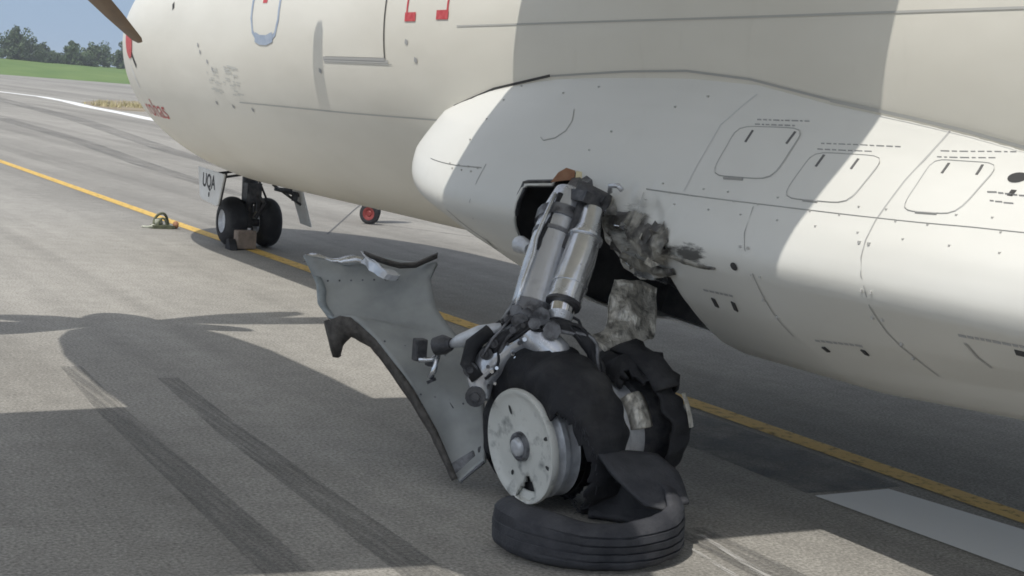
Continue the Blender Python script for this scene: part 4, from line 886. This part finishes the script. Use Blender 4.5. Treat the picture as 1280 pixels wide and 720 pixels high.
# fire extinguisher trolley beyond the fuselage
ft = empty('trolley', (2.95, 13.15, 0), 'red wheeled trolley half hidden beyond the fuselage', 'trolley')
def fpart(mb, name, m, par=None, sm=True):
    o = mb.build(name, m, None, sm); o.parent = par or ft
    if par is None: o.matrix_parent_inverse = Matrix.Translation((-2.95, -13.15, 0))
    return autosmooth(o, 40)
for x, y in ((2.82, 13.05), (3.04, 13.50)):
    mx = Matrix.Translation((x, y, .14)) @ Matrix.Rotation(math.radians(38), 4, 'Z'); mb = MB(); mb.lathe([(-.035, .08), (-.04, .11), (-.025, .138), (.025, .138), (.04, .11), (.035, .08)], 28, mx); w_ = fpart(mb, 'wheel', MT['rubber'])
    mb = MB(); mb.lathe([(-.03, 0), (-.03, .03), (-.02, .04), (-.036, .075), (-.036, .088), (.03, .088), (.03, 0)], 24, mx); fpart(mb, 'rim', MT['redpaint'], w_)
mb = MB(); mb.tube([(2.82, 13.05, .14), (3.04, 13.50, .14)], .016, 8); fpart(mb, 'axle', MT['darkmetal'])
mb = MB(); mb.tube([(2.95, 13.30, .20), (2.98, 13.34, .26), (3.10, 13.36, .75), (3.12, 13.36, .82)], [.06, .15, .15, .05], 18); fpart(mb, 'tank', MT['redpaint'])
mb = MB(); mb.tube([(3.0, 13.2, .3), (3.12, 13.28, 1.0), (3.20, 13.45, 1.0), (3.08, 13.45, .3)], .014, 8); fpart(mb, 'handle', MT['darkmetal'])

# ================================================================== TREES
def tree(x, y, z, h, w, label, m, lobes, seed):
    random.seed(seed)
    t = empty('tree', (x, y, z), label, 'tree', 'trees beyond the runway grass')
    mb = MB(); mb.tube([(0, 0, -.3), (.05, 0, h * .3), (.12, .05, h * .6)], [.05 * h * .6, .03 * h * .6, .015 * h], 8)
    for k in range(5):
        a = k * 1.3; mb.tube([(.05, 0, h * (.22 + .06 * k)), (w * .22 * math.cos(a), w * .22 * math.sin(a), h * (.45 + .06 * k))], [.018 * h, .006 * h], 6)
    o = mb.build('trunk', MT['bark']); o.parent = t
    mb = MB()
    for (lx, lz, lr) in lobes:
        cx, cz, cr = lx * w, lz * h, lr * w
        sub_ = [(cx + random.gauss(0, cr * .45), random.gauss(0, cr * .5), cz + random.gauss(0, cr * .38), cr * random.uniform(.28, .5)) for _ in range(22)]
        for (sx, sy, sz, sr) in sub_:
            for k in range(70):
                d = Vector((random.gauss(0, 1), random.gauss(0, 1), random.gauss(0, 1))).normalized() * sr * random.uniform(.55, 1.05)
                p = Vector((sx, sy, max(.12 * h, sz))) + d
                if p.z < .08 * h: continue
                n_ = (d + Vector((random.gauss(0, .5), random.gauss(0, .5), random.gauss(0, .5)))).normalized() if d.length else Vector((0, 0, 1)); u_ = n_.orthogonal().normalized(); v_ = n_.cross(u_); s_ = random.uniform(.16, .34) * (.6 + .05 * h)
                mb.add([p - u_ * s_, p + v_ * s_ * .7, p + u_ * s_, p - v_ * s_ * .7], [(0, 1, 2, 3)])
    o = mb.build('crown', m); o.parent = t; return t
def tx(px): return (.1966 + .000508 * px) * 331 - 5.5
TR = [(13, 6.6, 7.6, 'tall rounded dark tree at the far left of the tree line', 'leaf', [(0, .55, .42), (-.2, .42, .38), (.1, .76, .26), (.25, .4, .3)]),
      (38, 5.4, 7.2, 'dark bushy tree sloping down beside the tall one at far left', 'leaf', [(-.1, .5, .4), (.25, .36, .34), (-.15, .74, .22), (-.3, .4, .3)]),
      (62, 4.4, 4.2, 'small narrow tree in the gap after the dark pair', 'leaf', [(0, .5, .42), (.02, .76, .26), (0, .3, .4)]),
      (86, 5.8, 4.8, 'pointed grey green tree in the middle of the tree line', 'leaf2', [(0, .4, .46), (.02, .65, .32), (0, .86, .16), (.3, .3, .3)]),
      (105, 3.0, 5.4, 'low bush between the pointed tree and the wide one', 'leaf2', [(0, .45, .42), (.25, .4, .3), (-.25, .4, .3)]),
      (130, 5.2, 7.4, 'wide low green tree close to the aircraft nose', 'leaf2', [(-.2, .48, .36), (.15, .58, .36), (0, .75, .22), (.3, .35, .3)]),
      (50, 3.4, 4.6, 'low dark shrub joining the bushy tree to the narrow one', 'leaf', [(0, .45, .42), (.25, .4, .3), (-.25, .4, .3)]),
      (74, 3.6, 4.4, 'low shrub between the narrow tree and the pointed one', 'leaf2', [(0, .45, .42), (.25, .4, .3), (-.25, .4, .3)]),
      (116, 3.8, 5.0, 'rounded shrub against the left side of the wide green tree', 'leaf2', [(0, .45, .42), (.25, .45, .3), (-.25, .4, .3)]),
      (152, 5.6, 6.0, 'dark tree partly hidden behind the aircraft nose', 'leaf', [(0, .5, .42), (.1, .76, .28), (-.2, .4, .3)])]
for i, (px, h, w, lab, m, lobes) in enumerate(TR): tree(tx(px), 325 + (i % 3) * 5, 2.3, h, w, lab, MT[m], lobes, 20 + i)

# ================================================================== HAZE
hm = bpy.data.materials.new('air_haze'); hm.use_nodes = True; ht = hm.node_tree; ht.nodes.remove(ht.nodes['Principled BSDF'])
pv = ht.nodes.new('ShaderNodeVolumePrincipled'); pv.inputs['Color'].default_value = (.86, .92, 1.0, 1); pv.inputs['Density'].default_value = .0005
ht.links.new(pv.outputs[0], ht.nodes['Material Output'].inputs['Volume'])
mb = MB(); mb.box((0, 0, 5.6), (1900, 1900, 13.6)); tag(mb.build('haze', hm), kind='stuff')
